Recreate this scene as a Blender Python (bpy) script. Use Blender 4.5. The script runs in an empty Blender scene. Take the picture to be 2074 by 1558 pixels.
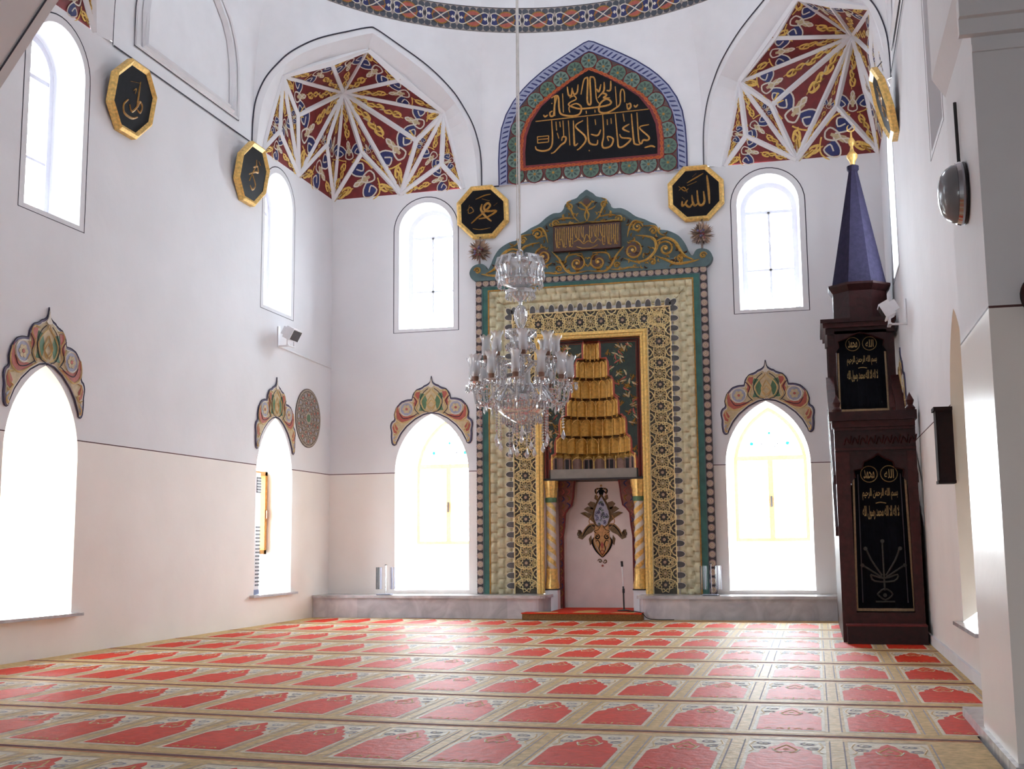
import bpy, math, random
from mathutils import Vector as V, Matrix
random.seed(7)
PI=math.pi; sin=math.sin; cos=math.cos
sc=bpy.context.scene; COL=sc.collection
# ------------------------------------------------------------------ camera, sky, exposure
XL,XR,YB,XC,YC=-7.5,1.14,17.44,-3.18,12.83
yaw,pit,rol=0.251028,0.135164,-0.009334
F=V((-sin(yaw)*cos(pit),cos(yaw)*cos(pit),sin(pit))); R0=V((cos(yaw),sin(yaw),0)); U0=R0.cross(F)
Rr=R0*cos(rol)+U0*sin(rol); Uu=U0*cos(rol)-R0*sin(rol)
cam=bpy.data.cameras.new('camera'); co=bpy.data.objects.new('camera',cam); COL.objects.link(co)
co.matrix_world=Matrix(((Rr.x,Uu.x,-F.x,0),(Rr.y,Uu.y,-F.y,0),(Rr.z,Uu.z,-F.z,1.1),(0,0,0,1)))
cam.sensor_fit='HORIZONTAL'; cam.sensor_width=36; cam.lens=2370.25/2074*36; cam.clip_start=.05
sc.camera=co
SKY=54.0
w=bpy.data.worlds.new('daylight'); sc.world=w; w.use_nodes=True
nt=w.node_tree; nt.nodes.clear()
o=nt.nodes.new('ShaderNodeOutputWorld'); b=nt.nodes.new('ShaderNodeBackground'); tc=nt.nodes.new('ShaderNodeTexCoord')
sp=nt.nodes.new('ShaderNodeSeparateXYZ'); mr=nt.nodes.new('ShaderNodeMapRange'); mx=nt.nodes.new('ShaderNodeMix'); mx.data_type='RGBA'
nt.links.new(tc.outputs['Generated'],sp.inputs[0]); nt.links.new(sp.outputs['Z'],mr.inputs[0])
mr.inputs[1].default_value=-.15; mr.inputs[2].default_value=.2
mx.inputs[6].default_value=(.52,.56,.58,1); mx.inputs[7].default_value=(.83,.93,1.0,1)
nt.links.new(mr.outputs[0],mx.inputs[0]); nt.links.new(mx.outputs[2],b.inputs[0]); 
def mth(op,a,c):
    q=nt.nodes.new('ShaderNodeMath'); q.operation=op
    for k_,x in enumerate((a,c)):
        if isinstance(x,(int,float)): q.inputs[k_].default_value=x
        else: nt.links.new(x,q.inputs[k_])
    return q.outputs[0]
sx,sy=sp.outputs['X'],sp.outputs['Y']
m2=nt.nodes.new('ShaderNodeMath'); m2.operation='MULTIPLY'; m2.inputs[1].default_value=SKY
nt.links.new(mth('ADD',mth('ADD',.30,mth('MULTIPLY',sx,.16)),mth('ADD',mth('MULTIPLY',sy,.12),mth('MULTIPLY',mth('MULTIPLY',sy,sy),.85))),m2.inputs[0])
nt.links.new(m2.outputs[0],b.inputs[1]); nt.links.new(b.outputs[0],o.inputs[0])
vs=sc.view_settings; vs.view_transform='Standard'; vs.look='None'; vs.gamma=1; vs.use_curve_mapping=False; vs.exposure=0.0
cy=sc.cycles; cy.use_denoising=True; cy.max_bounces=10; cy.diffuse_bounces=7; cy.glossy_bounces=3; cy.transparent_max_bounces=24; cy.transmission_bounces=4
cy.sample_clamp_indirect=8; cy.caustics_reflective=False; cy.caustics_refractive=False

def portal(loc,direction,sx,sy,name='window_daylight'):
    l=bpy.data.lights.new(name,'AREA'); l.shape='RECTANGLE'; l.size=sx; l.size_y=sy; l.cycles.is_portal=True
    o=bpy.data.objects.new(name,l); COL.objects.link(o); o.location=loc
    o.rotation_euler=V(direction).to_track_quat('-Z','Z' if abs(direction[2])<.9 else 'Y').to_euler(); return o

# ------------------------------------------------------------------ materials
def lin(c): return tuple(((x/255)/12.92 if x/255<.04045 else ((x/255+.055)/1.055)**2.4) for x in c)
MATS={}
def M(name,rgb,rough=.6,metal=0,var=.10,scale=14,bump=0,spec=.5,emit=0):
    if name in MATS: return MATS[name]
    m=bpy.data.materials.new(name); m.use_nodes=True; n=m.node_tree; p=n.nodes['Principled BSDF']
    p.inputs['Roughness'].default_value=rough; p.inputs['Metallic'].default_value=metal; p.inputs['Specular IOR Level'].default_value=spec
    c=lin(rgb); t=n.nodes.new('ShaderNodeTexCoord'); nz=n.nodes.new('ShaderNodeTexNoise'); nz.inputs['Scale'].default_value=scale; nz.inputs['Detail'].default_value=4
    n.links.new(t.outputs['Object'],nz.inputs['Vector'])
    cr=n.nodes.new('ShaderNodeValToRGB'); cr.color_ramp.elements[0].position=.3; cr.color_ramp.elements[1].position=.7
    cr.color_ramp.elements[0].color=tuple(x*(1-var) for x in c)+(1,); cr.color_ramp.elements[1].color=tuple(min(1,x*(1+var)) for x in c)+(1,)
    n.links.new(nz.outputs[0],cr.inputs[0]); n.links.new(cr.outputs[0],p.inputs['Base Color'])
    if bump:
        bp=n.nodes.new('ShaderNodeBump'); bp.inputs['Strength'].default_value=bump; bp.inputs['Distance'].default_value=.02
        n.links.new(nz.outputs[0],bp.inputs['Height']); n.links.new(bp.outputs[0],p.inputs['Normal'])
    MATS[name]=m; return m
def wallmat(name='painted_plaster',rough=.75,spec=.08):
    m=bpy.data.materials.new(name); m.use_nodes=True; n=m.node_tree; p=n.nodes['Principled BSDF']
    g=n.nodes.new('ShaderNodeNewGeometry'); s=n.nodes.new('ShaderNodeSeparateXYZ'); n.links.new(g.outputs['Position'],s.inputs[0])
    nz=n.nodes.new('ShaderNodeTexNoise'); nz.inputs['Scale'].default_value=1.3; nz.inputs['Detail'].default_value=6; n.links.new(g.outputs['Position'],nz.inputs['Vector'])
    def cmp(op,*v):
        q=n.nodes.new('ShaderNodeMath'); q.operation=op; n.links.new(s.outputs['Z'],q.inputs[0])
        for k_,x in enumerate(v): q.inputs[k_+1].default_value=x
        return q.outputs[0]
    def mixc(f,a,b_):
        q=n.nodes.new('ShaderNodeMix'); q.data_type='RGBA'; n.links.new(f,q.inputs[0])
        for k_,x in ((6,a),(7,b_)):
            if isinstance(x,tuple): q.inputs[k_].default_value=lin(x)+(1,)
            else: n.links.new(x,q.inputs[k_])
        return q.outputs[2]
    base=mixc(cmp('COMPARE',2.22,.006),mixc(cmp('GREATER_THAN',2.22),(245,239,234),(232,231,234)),(96,68,68))
    h=n.nodes.new('ShaderNodeMapRange'); h.inputs[1].default_value=.3; h.inputs[2].default_value=.7; h.inputs[3].default_value=.94; h.inputs[4].default_value=1.0; n.links.new(nz.outputs[0],h.inputs[0])
    mm=n.nodes.new('ShaderNodeMix'); mm.data_type='RGBA'; mm.blend_type='MULTIPLY'; mm.inputs[0].default_value=1
    n.links.new(base,mm.inputs[6]); n.links.new(h.outputs[0],mm.inputs[7]); n.links.new(mm.outputs[2],p.inputs['Base Color'])
    p.inputs['Roughness'].default_value=rough; p.inputs['Specular IOR Level'].default_value=spec
    nb=n.nodes.new('ShaderNodeTexNoise'); nb.inputs['Scale'].default_value=6; nb.inputs['Detail'].default_value=5; n.links.new(g.outputs['Position'],nb.inputs['Vector'])
    bp=n.nodes.new('ShaderNodeBump'); bp.inputs['Strength'].default_value=.12; bp.inputs['Distance'].default_value=.03; n.links.new(nb.outputs[0],bp.inputs['Height']); n.links.new(bp.outputs[0],p.inputs['Normal'])
    return m
def glassmat(name,tint,trans,rough=.03,white=0.0):
    m=bpy.data.materials.new(name); m.use_nodes=True; n=m.node_tree; n.nodes.clear(); out=n.nodes.new('ShaderNodeOutputMaterial')
    t=n.nodes.new('ShaderNodeBsdfTransparent'); t.inputs[0].default_value=tint+(1,); g=n.nodes.new('ShaderNodeBsdfGlossy'); g.inputs['Roughness'].default_value=rough
    lw=n.nodes.new('ShaderNodeLayerWeight'); lw.inputs[0].default_value=.35
    a=n.nodes.new('ShaderNodeMapRange'); a.inputs[3].default_value=1-trans; a.inputs[4].default_value=.9; n.links.new(lw.outputs['Facing'],a.inputs[0])
    x=n.nodes.new('ShaderNodeMixShader'); n.links.new(a.outputs[0],x.inputs[0]); n.links.new(t.outputs[0],x.inputs[1]); n.links.new(g.outputs[0],x.inputs[2])
    res=x
    if white:
        d=n.nodes.new('ShaderNodeBsdfDiffuse'); d.inputs[0].default_value=(.9,.9,.92,1); y=n.nodes.new('ShaderNodeMixShader'); y.inputs[0].default_value=white
        n.links.new(x.outputs[0],y.inputs[1]); n.links.new(d.outputs[0],y.inputs[2]); res=y
    n.links.new(res.outputs[0],out.inputs[0]); MATS[name]=m; return m
def marblemat(name,a,b_,rough=.3):
    m=M(name,a,rough,0,.1,5); n=m.node_tree; nz=[x for x in n.nodes if x.type=='TEX_NOISE'][0]; nz.inputs['Detail'].default_value=9; nz.inputs['Distortion'].default_value=2.2; nz.inputs['Scale'].default_value=2.3
    cr=[x for x in n.nodes if x.type=='VALTORGB'][0]; cr.color_ramp.elements[0].color=lin(b_)+(1,); cr.color_ramp.elements[1].color=lin(a)+(1,); return m
WALL=wallmat(); GLOSSW=wallmat('glossy_oil_painted_plaster',.3,.4)
_n=GLOSSW.node_tree; _z=[x for x in _n.nodes if x.type=='SEPXYZ'][0].outputs['Z']; _p=_n.nodes['Principled BSDF']   # oil paint below the dado line, matt limewash above
for _k,_a,_b in (('Roughness',.30,.75),('Specular IOR Level',.4,.08)):
    _m=_n.nodes.new('ShaderNodeMapRange'); _m.inputs[1].default_value=2.19; _m.inputs[2].default_value=2.25; _m.inputs[3].default_value=_a; _m.inputs[4].default_value=_b; _n.links.new(_z,_m.inputs[0]); _n.links.new(_m.outputs[0],_p.inputs[_k])
WHITE=M('white_plaster',(232,231,234),.75,0,.03,3,0,.08)
GREYLINE=M('frame_grey_white',(196,194,206),.5,0,.04)
LINE=M('dark_line_paint',(38,34,52),.7)
GOLD=M('gilded_wood',(230,190,112),.42,.45,.25,30)
GOLDP=M('gold_paint',(218,178,92),.5,.15,.2,40)
GOLDD=M('dull_gold',(150,108,42),.45,.35,.3,25,.3)
RED=M('maroon_paint',(112,26,28),.6,0,.25,9)
NAVY=M('navy_paint',(36,42,96),.6,0,.25,30)
CREAM=M('cream_paint',(214,205,192),.6,0,.08,30)
BLACK=M('black_lacquer',(16,15,20),.6,0,.3,12,0,.15)
TEAL=M('teal_paint',(70,90,92),.55,0,.14,12)
DGREEN=M('deep_green_paint',(24,64,56),.5,0,.3,18)
OLIVE=M('muqarnas_stone',(192,184,152),.6,0,.22,9)
MAUVE=M('mauve_paint',(150,126,124),.6,0,.2,30)
DARKB=M('dark_brown_black',(38,28,30),.5,0,.3,20)
PURP=M('slate_violet_paint',(96,88,120),.6,0,.12,20)
TAN=M('tan_paint',(190,170,134),.6,0,.15,25)
BRICK=M('brick_red_paint',(168,84,70),.6,0,.15,25)
GREENP=M('leaf_green_paint',(82,116,84),.6,0,.15,25)
BLUEG=M('blue_grey_paint',(150,150,168),.6,0,.12,25)
WINF=M('white_window_paint',(226,226,236),.4,0,.03)
WOODF=M('glare_paled_orange_wood',(246,212,162),.45,0,.12,30)  # orange wood lightened to stand for window glare washing it out
MINW=M('dark_mahogany',(44,16,16),.45,0,.35,16,.2,.25)
MARB=marblemat('grey_marble',(200,197,202),(160,156,164),.28)
MARBW=marblemat('pale_marble',(206,204,206),(160,158,164),.22)
GLASS=glassmat('window_glass',(.97,.98,1.0),.95)
CRYS=glassmat('crystal',(.93,.94,.96),.62,.05,.16)
SHADEG=glassmat('frosted_hurricane_glass',(.92,.93,.97),.72,.12,.26)
CHROME=M('chrome_metal',(190,190,196),.12,1,.03)
COPPER=M('copper_cup',(124,88,72),.35,.4,.2)
WPLAST=M('white_plastic',(230,229,232),.35,0,.03)
DPLAST=M('black_plastic',(24,23,26),.4,0,.1)

# ------------------------------------------------------------------ mesh builder
def sm(pts,k=5,closed=False):
    n=len(pts)
    if n<3: return list(pts)
    o=[]; g=(lambda i:pts[i%n]) if closed else (lambda i:pts[max(0,min(n-1,i))])
    for i in range(n if closed else n-1):
        a,b_,c,d=g(i-1),g(i),g(i+1),g(i+2)
        for j in range(k):
            t=j/k; o.append(tuple(.5*((2*q)+(r-p)*t+(2*p-5*q+4*r-s)*t*t+(3*q-p-3*r+s)*t**3) for p,q,r,s in zip(a,b_,c,d)))
    if not closed: o.append(tuple(pts[-1]))
    return o
def wloc(o):
    v=V((0,0,0))
    while o: v=v+o.location; o=o.parent
    return v
class G:
    def __init__(s,fr=None): s.v=[];s.f=[];s.mi=[];s.mats=[];s.fr=fr or (lambda u,v,n:(u,v,n)); s.sm=False
    def k(s,m):
        if m not in s.mats: s.mats.append(m)
        return s.mats.index(m)
    def P(s,u,v,n=0): s.v.append(V(s.fr(u,v,n))); return len(s.v)-1
    def face(s,ix,m): s.f.append(tuple(ix)); s.mi.append(s.k(m))
    def quad(s,a,b_,c,d,m): s.face([s.P(*a),s.P(*b_),s.P(*c),s.P(*d)],m)
    def tri(s,a,b_,c,m): s.face([s.P(*a),s.P(*b_),s.P(*c)],m)
    def poly(s,pts,n0,n1,m,side=None,back=False):
        a=[s.P(p[0],p[1],n1) for p in pts]; s.face(a,m)
        if n0!=n1:
            b_=[s.P(p[0],p[1],n0) for p in pts]; L=len(a)
            for i in range(L): s.face([a[i],b_[i],b_[(i+1)%L],a[(i+1)%L]],side or m)
            if back: s.face(b_[::-1],m)
    def box(s,u0,u1,v0,v1,n0,n1,m): s.poly([(u0,v0),(u1,v0),(u1,v1),(u0,v1)],n0,n1,m,back=True)
    def stroke(s,pts,w,n0,n1,m,closed=False,taper=0,k=5,smooth=True):
        p=sm(pts,k,closed) if smooth else list(pts); L=len(p)
        if L<2: return
        rows=[]
        for i in range(L):
            a=p[i-1] if (i>0 or closed) else p[i]; c=p[(i+1)%L] if (i<L-1 or closed) else p[i]
            dx,dy=c[0]-a[0],c[1]-a[1]; h=math.hypot(dx,dy) or 1; nx,ny=-dy/h,dx/h
            ww=w/2
            if taper:
                t=i/(L-1); ww*=1-taper*abs(2*t-1)**2
            rows.append((s.P(p[i][0]+nx*ww,p[i][1]+ny*ww,n0),s.P(p[i][0],p[i][1],n1),s.P(p[i][0]-nx*ww,p[i][1]-ny*ww,n0)))
        for i in range(L if closed else L-1):
            a,c=rows[i],rows[(i+1)%L]; s.face([a[0],c[0],c[1],a[1]],m); s.face([a[1],c[1],c[2],a[2]],m)
    def disc(s,u,v,r,n0,n1,m,seg=20,ry=None,a0=0): s.poly([(u+r*cos(2*PI*i/seg+a0),v+(ry or r)*sin(2*PI*i/seg+a0)) for i in range(seg)],n0,n1,m)
    def ring(s,u,v,r,w,n0,n1,m,seg=20): s.stroke([(u+r*cos(2*PI*i/seg),v+r*sin(2*PI*i/seg)) for i in range(seg)],w,n0,n1,m,True,smooth=False)
    def spiral(s,u,v,r,turns,w,n0,n1,m,a0=0,dirn=1,r1=.12):
        N=int(14*turns)+2; s.stroke([(u+r*(1-(1-r1)*i/N)*cos(a0+dirn*2*PI*turns*i/N),v+r*(1-(1-r1)*i/N)*sin(a0+dirn*2*PI*turns*i/N)) for i in range(N+1)],w,n0,n1,m,k=2,taper=.5)
    def lathe(s,prof,c,seg,m,axis=None,flute=0,nf=8,a0=0,a1=2*PI):
        ax=V(axis or (0,0,1)).normalized(); e1=ax.orthogonal().normalized(); e2=ax.cross(e1); c=V(c)
        if not axis: e1,e2=V((1,0,0)),V((0,1,0))
        full=abs(a1-a0-2*PI)<1e-6; rows=[]; ns=seg if full else seg+1
        for r,z in prof:
            row=[]
            for i in range(ns):
                a=a0+(a1-a0)*i/seg; rr=r*(1+flute*cos(nf*a)); s.v.append(c+e1*rr*cos(a)+e2*rr*sin(a)+ax*z); row.append(len(s.v)-1)
            rows.append(row)
        for j in range(len(rows)-1):
            for i in range(seg):
                q=(i+1)%ns; s.face([rows[j][i],rows[j][q],rows[j+1][q],rows[j+1][i]],m)
        s.sm=True
    def tube(s,path,r,seg,m,caps=True):
        path=[V(p) for p in path]; rows=[]; up=None
        for i,p in enumerate(path):
            d=(path[min(i+1,len(path)-1)]-path[max(i-1,0)]).normalized()
            if up is None: up=d.orthogonal().normalized()
            up=(up-d*up.dot(d)).normalized(); e2=d.cross(up); rr=r[i] if isinstance(r,(list,tuple)) else r; row=[]
            for j in range(seg):
                a=2*PI*(j+.5)/seg; s.v.append(p+up*rr*cos(a)+e2*rr*sin(a)); row.append(len(s.v)-1)
            rows.append(row)
        for i in range(len(rows)-1):
            for j in range(seg): s.face([rows[i][j],rows[i][(j+1)%seg],rows[i+1][(j+1)%seg],rows[i+1][j]],m)
        if caps: s.face(rows[0][::-1],m); s.face(rows[-1],m)
    def obj(s,name,parent=None,smooth=None,label=None,cat=None,group=None,kind=None,origin=None):
        me=bpy.data.meshes.new(name)
        if parent is not None: off=wloc(parent)
        elif origin is not None: off=V(origin)
        else:
            xs=[v.x for v in s.v]; ys=[v.y for v in s.v]; zs=[v.z for v in s.v]; off=V(((min(xs)+max(xs))/2,(min(ys)+max(ys))/2,min(zs)))
        me.from_pydata([tuple(v-off) for v in s.v],[],s.f)
        for m in s.mats: me.materials.append(m)
        me.polygons.foreach_set('material_index',s.mi)
        if smooth or (smooth is None and s.sm):
            me.polygons.foreach_set('use_smooth',[True]*len(s.f)); me.update(); me.set_sharp_from_angle(angle=math.radians(38))
        me.update(); o=bpy.data.objects.new(name,me); COL.objects.link(o)
        if parent is not None: o.parent=parent
        else: o.location=off
        return tag(o,label,cat,group,kind)
def tag(o,label=None,cat=None,group=None,kind=None):
    for a,b_ in (('label',label),('category',cat),('group',group),('kind',kind)):
        if b_: o[a]=b_
    return o
def thing(name,loc,label,cat,group=None,kind=None):
    o=bpy.data.objects.new(name,None); COL.objects.link(o); o.location=loc; o.empty_display_size=.1; return tag(o,label,cat,group,kind)
def copy_tree(o,parent=None):
    c=o.copy(); COL.objects.link(c); c.parent=parent
    for ch in list(o.children): copy_tree(ch,c)
    return c
FB=lambda u,v,n:(u,YB-n,v)
FL=lambda u,v,n:(XL+n,u,v)
FR=lambda u,v,n:(XR-n,-u,v)
def shift(fr,du,dv=0,dn=0): return lambda u,v,n:fr(u+du,v+dv,n+dn)
def sheet(fr,outer,holes,m,name,kind='structure',label=None,n=0):
    import bmesh
    bm=bmesh.new()
    for lp in [outer]+holes:
        vs_=[bm.verts.new(fr(p[0],p[1],n)) for p in lp]
        for i in range(len(vs_)): bm.edges.new((vs_[i],vs_[(i+1)%len(vs_)]))
    bmesh.ops.triangle_fill(bm,use_beauty=True,use_dissolve=False,edges=bm.edges[:])
    me=bpy.data.meshes.new(name); bm.to_mesh(me); bm.free(); me.materials.append(m)
    o=bpy.data.objects.new(name,me); COL.objects.link(o); return tag(o,label,None,None,kind)
def round_arch(c,h,z0,zs,N=20): return [(c-h,z0),(c+h,z0)]+[(c+h*cos(PI*i/N),zs+h*sin(PI*i/N)) for i in range(N+1)]
def half_pointed(h,r,N=12):
    R=(h*h+r*r)/(2*h); a=math.asin(min(1,r/R)); return [(h-R+R*cos(a*i/N),R*sin(a*i/N)) for i in range(N+1)]
def pointed_arch(c,h,z0,zs,r,N=12):
    q=half_pointed(h,r,N); return [(c-h,z0),(c+h,z0)]+[(c+x,zs+y) for x,y in q]+[(c-x,zs+y) for x,y in q[-2::-1]]
# Arabic letters -> joined presentation forms, right to left
AF={'ا':(0xFE8D,0),'ب':(0xFE8F,1),'ح':(0xFEA1,1),'د':(0xFEA9,0),'ر':(0xFEAD,0),'س':(0xFEB1,1),'ل':(0xFEDD,1),'م':(0xFEE1,1),'ن':(0xFEE5,1),'ه':(0xFEE9,1),'و':(0xFEED,0),'ي':(0xFEF1,1),'ع':(0xFEC9,1),'ﻻ':(0xFEFB,0)}
def arab(t):
    o=[]
    for wd in t.replace('لا','ﻻ').split(' '):
        r=''; 
        for i,ch in enumerate(wd):
            base,j=AF[ch]; prev=i>0 and AF[wd[i-1]][1]; nxt=i<len(wd)-1 and j
            r+=chr(base+(3 if prev and nxt else 1 if prev else 2 if nxt else 0))
        o.append(r[::-1])
    return ' '.join(o[::-1])
def text(g,body,u,v,width,n0,n1,m,hmax=None):
    cu=bpy.data.curves.new('lettering','FONT'); cu.body=arab(body); cu.align_x='CENTER'; cu.align_y='CENTER'; cu.resolution_u=3; cu.offset=.012
    ob=bpy.data.objects.new('lettering',cu); COL.objects.link(ob); bpy.context.view_layer.update()
    me=bpy.data.meshes.new_from_object(ob.evaluated_get(bpy.context.evaluated_depsgraph_get()))
    xs=[q.co.x for q in me.vertices]; ys=[q.co.y for q in me.vertices]
    sx=width/(max(xs)-min(xs)); s=(hmax/(max(ys)-min(ys))) if hmax else sx; cx,cy_=(max(xs)+min(xs))/2,(max(ys)+min(ys))/2
    ix=[g.P(u+(q.co.x-cx)*sx,v+(q.co.y-cy_)*s,n1) for q in me.vertices]
    for p in me.polygons: g.face([ix[i] for i in p.vertices],m)
    bpy.data.objects.remove(ob); bpy.data.meshes.remove(me); bpy.data.curves.remove(cu)
# ------------------------------------------------------------------ large structure
UP_B=[(-5.88,.455),(-.495,.455)]; UP_L=[(10.2,.455),(15.456,.455)]
LO_B=[(-5.787,.605),(-.635,.605)]; LO_L=[(10.2,.59),(15.465,.585)]
def uph(c,h,d=0): return round_arch(c,h-d,4.515+d,6.125)
def loh(c,h,z0,zs,r,d=0): return pointed_arch(c,h-d,z0,zs,r-d)
HB=[uph(c,h) for c,h in UP_B]+[loh(c,h,.40,2.22,.92) for c,h in LO_B]
HL=[uph(c,h) for c,h in UP_L]+[loh(c,h,.43,2.03,.905) for c,h in LO_L]
LO_R=[(9.80,.59),(15.465,.585)]
HR=[uph(-c,h) for c,h in UP_L]+[loh(-c,h,.43,2.03,.905) for c,h in LO_R]
MC=-3.22
sheet(FB,[(XL,0),(MC-.79,0),(MC-.79,4.25),(MC+.79,4.25),(MC+.79,0),(XR,0),(XR,6.76),(XL,6.76)],HB,WALL,'wall_back',label='far wall of the hall with the prayer niche and four windows')
sheet(FL,[(6.0,0),(YB,0),(YB,6.76),(6.0,6.76)],HL,WALL,'wall_left',label='left side wall with two tiers of arched windows')
sheet(FR,[(-YB,0),(-6.0,0),(-6.0,6.76),(-YB,6.76)],HR,WALL,'wall_right',label='right side wall seen at a slant behind the pulpit')
g=G(); g.box(-9.2,3.4,-3,18.6,-.2,0,M('screed',(150,140,130),.8)); g.obj('floor',kind='structure',label='floor of the prayer hall')

# windows: reveal, frame, mullions, glass
wn=[0]
def window_upper(fr,c,h,dim,lab):
    wn[0]+=1; D=.42
    W=thing('window_%d'%wn[0],fr(c,4.5,0),lab,'window',kind='structure')
    g=G(fr); a=uph(c,h); b_=uph(c,h-.04)
    for i in range(len(a)):
        j=(i+1)%len(a); g.quad((*a[i],0),(*b_[i],-D),(*b_[j],-D),(*a[j],0),WHITE)
    g.obj('window_reveal',W)
    g=G(fr); oc=uph(c,h-.035); ic=uph(c,h-.115)
    for n in (-D+.06,):
        for i in range(len(oc)):
            j=(i+1)%len(oc); g.quad((*oc[i],n),(*oc[j],n),(*ic[j],n),(*ic[i],n),WINF); g.quad((*ic[i],n),(*ic[j],n),(*ic[j],n-.08),(*ic[i],n-.08),WINF)
    g.obj('window_frame',W)
    for u0,u1,v0,v1 in ((c-.018,c+.018,4.6,6.09),(c-h+.1,c+h-.1,6.06,6.11),(c-h+.1,c+h-.1,5.17,5.20)):
        g=G(fr); g.box(u0,u1,v0,v1,-D+.0,-D+.05,WINF); g.obj('glazing_bar',W)
    for s in (-1,1):
        g=G(fr); g.stroke([(c,6.1),(c+s*.2,6.1+.36)],.03,-D+.0,-D+.05,WINF,smooth=False); g.obj('glazing_bar',W)
    g=G(fr); p=uph(c,h-.04); g.poly(p,-D+.01,-D+.01,GLASS); g.obj('glass_pane',W)
    g=G(fr); g.stroke(round_arch(c,.545,4.46,6.125),.014,.001,.003,LINE,True,smooth=False); g.obj('painted_line',W)
    n=V(fr(0,0,1))-V(fr(0,0,0)); portal(V(fr(c,5.56,-D-.02)),n,.86,2.1)
CREAMW=M('cream_limewash',(247,240,228),.75,0,.03,3,0,.08)
def window_lower(fr,c,h,z0,zs,r,lab,bars=True):
    wn[0]+=1; D=.95; zb=1.10
    W=thing('window_%d'%wn[0],fr(c,z0,0),lab,'window',kind='structure')
    g=G(fr); a=loh(c,h,z0,zs,r); hb=h-.055; b_=pointed_arch(c,hb,zb,zs+.03,r-.03); L=len(a)
    for i in range(1,L): 
        j=(i+1)%L; g.quad((*a[i],0),(*b_[i],-D),(*b_[j],-D),(*a[j],0),CREAMW)
    g.obj('window_reveal',W)
    g=G(fr); g.quad((c-h,z0,0),(c+h,z0,0),(c+h,z0,-.42),(c-h,z0,-.42),MARBW); g.quad((c-h,z0,-.42),(c+h,z0,-.42),(c+hb,zb,-D),(c-hb,zb,-D),WHITE); g.obj('sill_slope',W)
    g=G(fr); ic=pointed_arch(c,hb-.055,zb+.05,zs+.03,r-.09)
    for i in range(L):
        j=(i+1)%L; g.quad((*b_[i],-D+.04),(*b_[j],-D+.04),(*ic[j],-D+.04),(*ic[i],-D+.04),WOODF); g.quad((*ic[i],-D+.04),(*ic[j],-D+.04),(*ic[j],-D-.03),(*ic[i],-D-.03),WOODF)
    g.obj('window_frame',W)
    zt=zs+.11
    for u0,u1,v0,v1 in ((c-hb+.04,c+hb-.04,zt,zt+.07),(c-.04,c+.04,zb+.05,zt)):
        g=G(fr); g.box(u0,u1,v0,v1,-D-.02,-D+.06,WOODF); g.obj('glazing_bar',W)
    g=G(fr); g.box(c-.012,c+.012,1.62,1.78,-D+.06,-D+.09,CHROME); g.obj('window_handle',W)
    g=G(fr)   # leaded fanlight tracery
    t=zt+.06
    for s in (-1,1):
        g.stroke([(c,t),(c+s*.05,t+.1),(c+s*.16,t+.3),(c+s*.13,t+.52)],.012,-D-.01,-D+.02,LINE); g.stroke([(c+s*.07,t+.15),(c+s*.25,t+.3),(c+s*.4,t+.36)],.01,-D-.01,-D+.02,LINE)
        g.disc(c+s*.27,t+.2,.03,-D,-D+.01,M('turquoise_glass',(60,200,190),.2),8)
    g.disc(c,t+.36,.022,-D,-D+.01,M('turquoise_glass',(60,200,190),.2),8)
    g.obj('fanlight_tracery',W)
    g=G(fr); g.poly(b_,-D,-D,GLASS); g.obj('glass_pane',W)
    n=V(fr(0,0,1))-V(fr(0,0,0)); portal(V(fr(c,2.05,-D-.05)),n,1.06,1.95)
WOODL=M('warm_orange_wood',(204,142,62),.45,0,.2,20)
def window_casement(fr,c,h,z0,zs,r,lab):
    wn[0]+=1; D=.44; zb,zt=.98,2.19; hb=h-.03
    W=thing('window_%d'%wn[0],fr(c,z0,0),lab,'window',kind='structure')
    g=G(fr); a=loh(c,h,z0,zs,r); b_=pointed_arch(c,hb,z0,zs,r-.03); L=len(a)
    for i in range(L):
        j=(i+1)%L; g.quad((*a[i],0),(*b_[i],-D),(*b_[j],-D),(*a[j],0),MARBW if i==0 else CREAMW)
    g.obj('window_reveal',W)
    g=G(fr); q=[p for p in b_ if p[1]>zt]; rs=[p for p in q if p[0]>=c]; g.poly([(c-hb,zt),(c+hb,zt)]+q,-D,-D,GLASS); g.poly([(c-hb,z0),(c+hb,z0),(c+hb,zb),(c-hb,zb)],-D,-D,GLASS)  # glass above and below the casement added to brighten the niche
    for s in (-1,1): g.quad((c+s*hb,zb,-D),(c+s*(hb-.03),zb,-D),(c+s*(hb-.03),zt,-D),(c+s*hb,zt,-D),WALL)
    g.obj('window_infill',W)
    w2=hb-.03
    for u0,u1,v0,v1 in ((c-w2,c-w2+.07,zb,zt),(c+w2-.07,c+w2,zb,zt),(c-w2,c+w2,zb,zb+.06),(c-w2,c+w2,zt-.06,zt),(c-.035,c+.035,zb,zt)):
        g=G(fr); g.box(u0,u1,v0,v1,-D-.05,-D+.07,WOODL); g.obj('window_frame',W)
    g=G(fr); g.box(c+w2-.05,c+w2-.03,1.5,1.62,-D+.07,-D+.10,COPPER); g.obj('window_handle',W)
    g=G(fr); g.poly([(c-w2,zb),(c+w2,zb),(c+w2,zt),(c-w2,zt)],-D,-D,GLASS); g.obj('glass_pane',W)
    n=V(fr(0,0,1))-V(fr(0,0,0)); portal(V(fr(c,1.65,-D-.06)),n,2*w2,2.4)
window_upper(FB,*UP_B[0],0,'upper arched window left of the prayer niche'); window_upper(FB,*UP_B[1],0,'upper arched window right of the prayer niche, by the pulpit spire')
window_upper(FL,*UP_L[0],0,'tall arched window at the upper left edge of the photo'); window_upper(FL,*UP_L[1],0,'narrow upper window on the left wall near the far corner')
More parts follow.
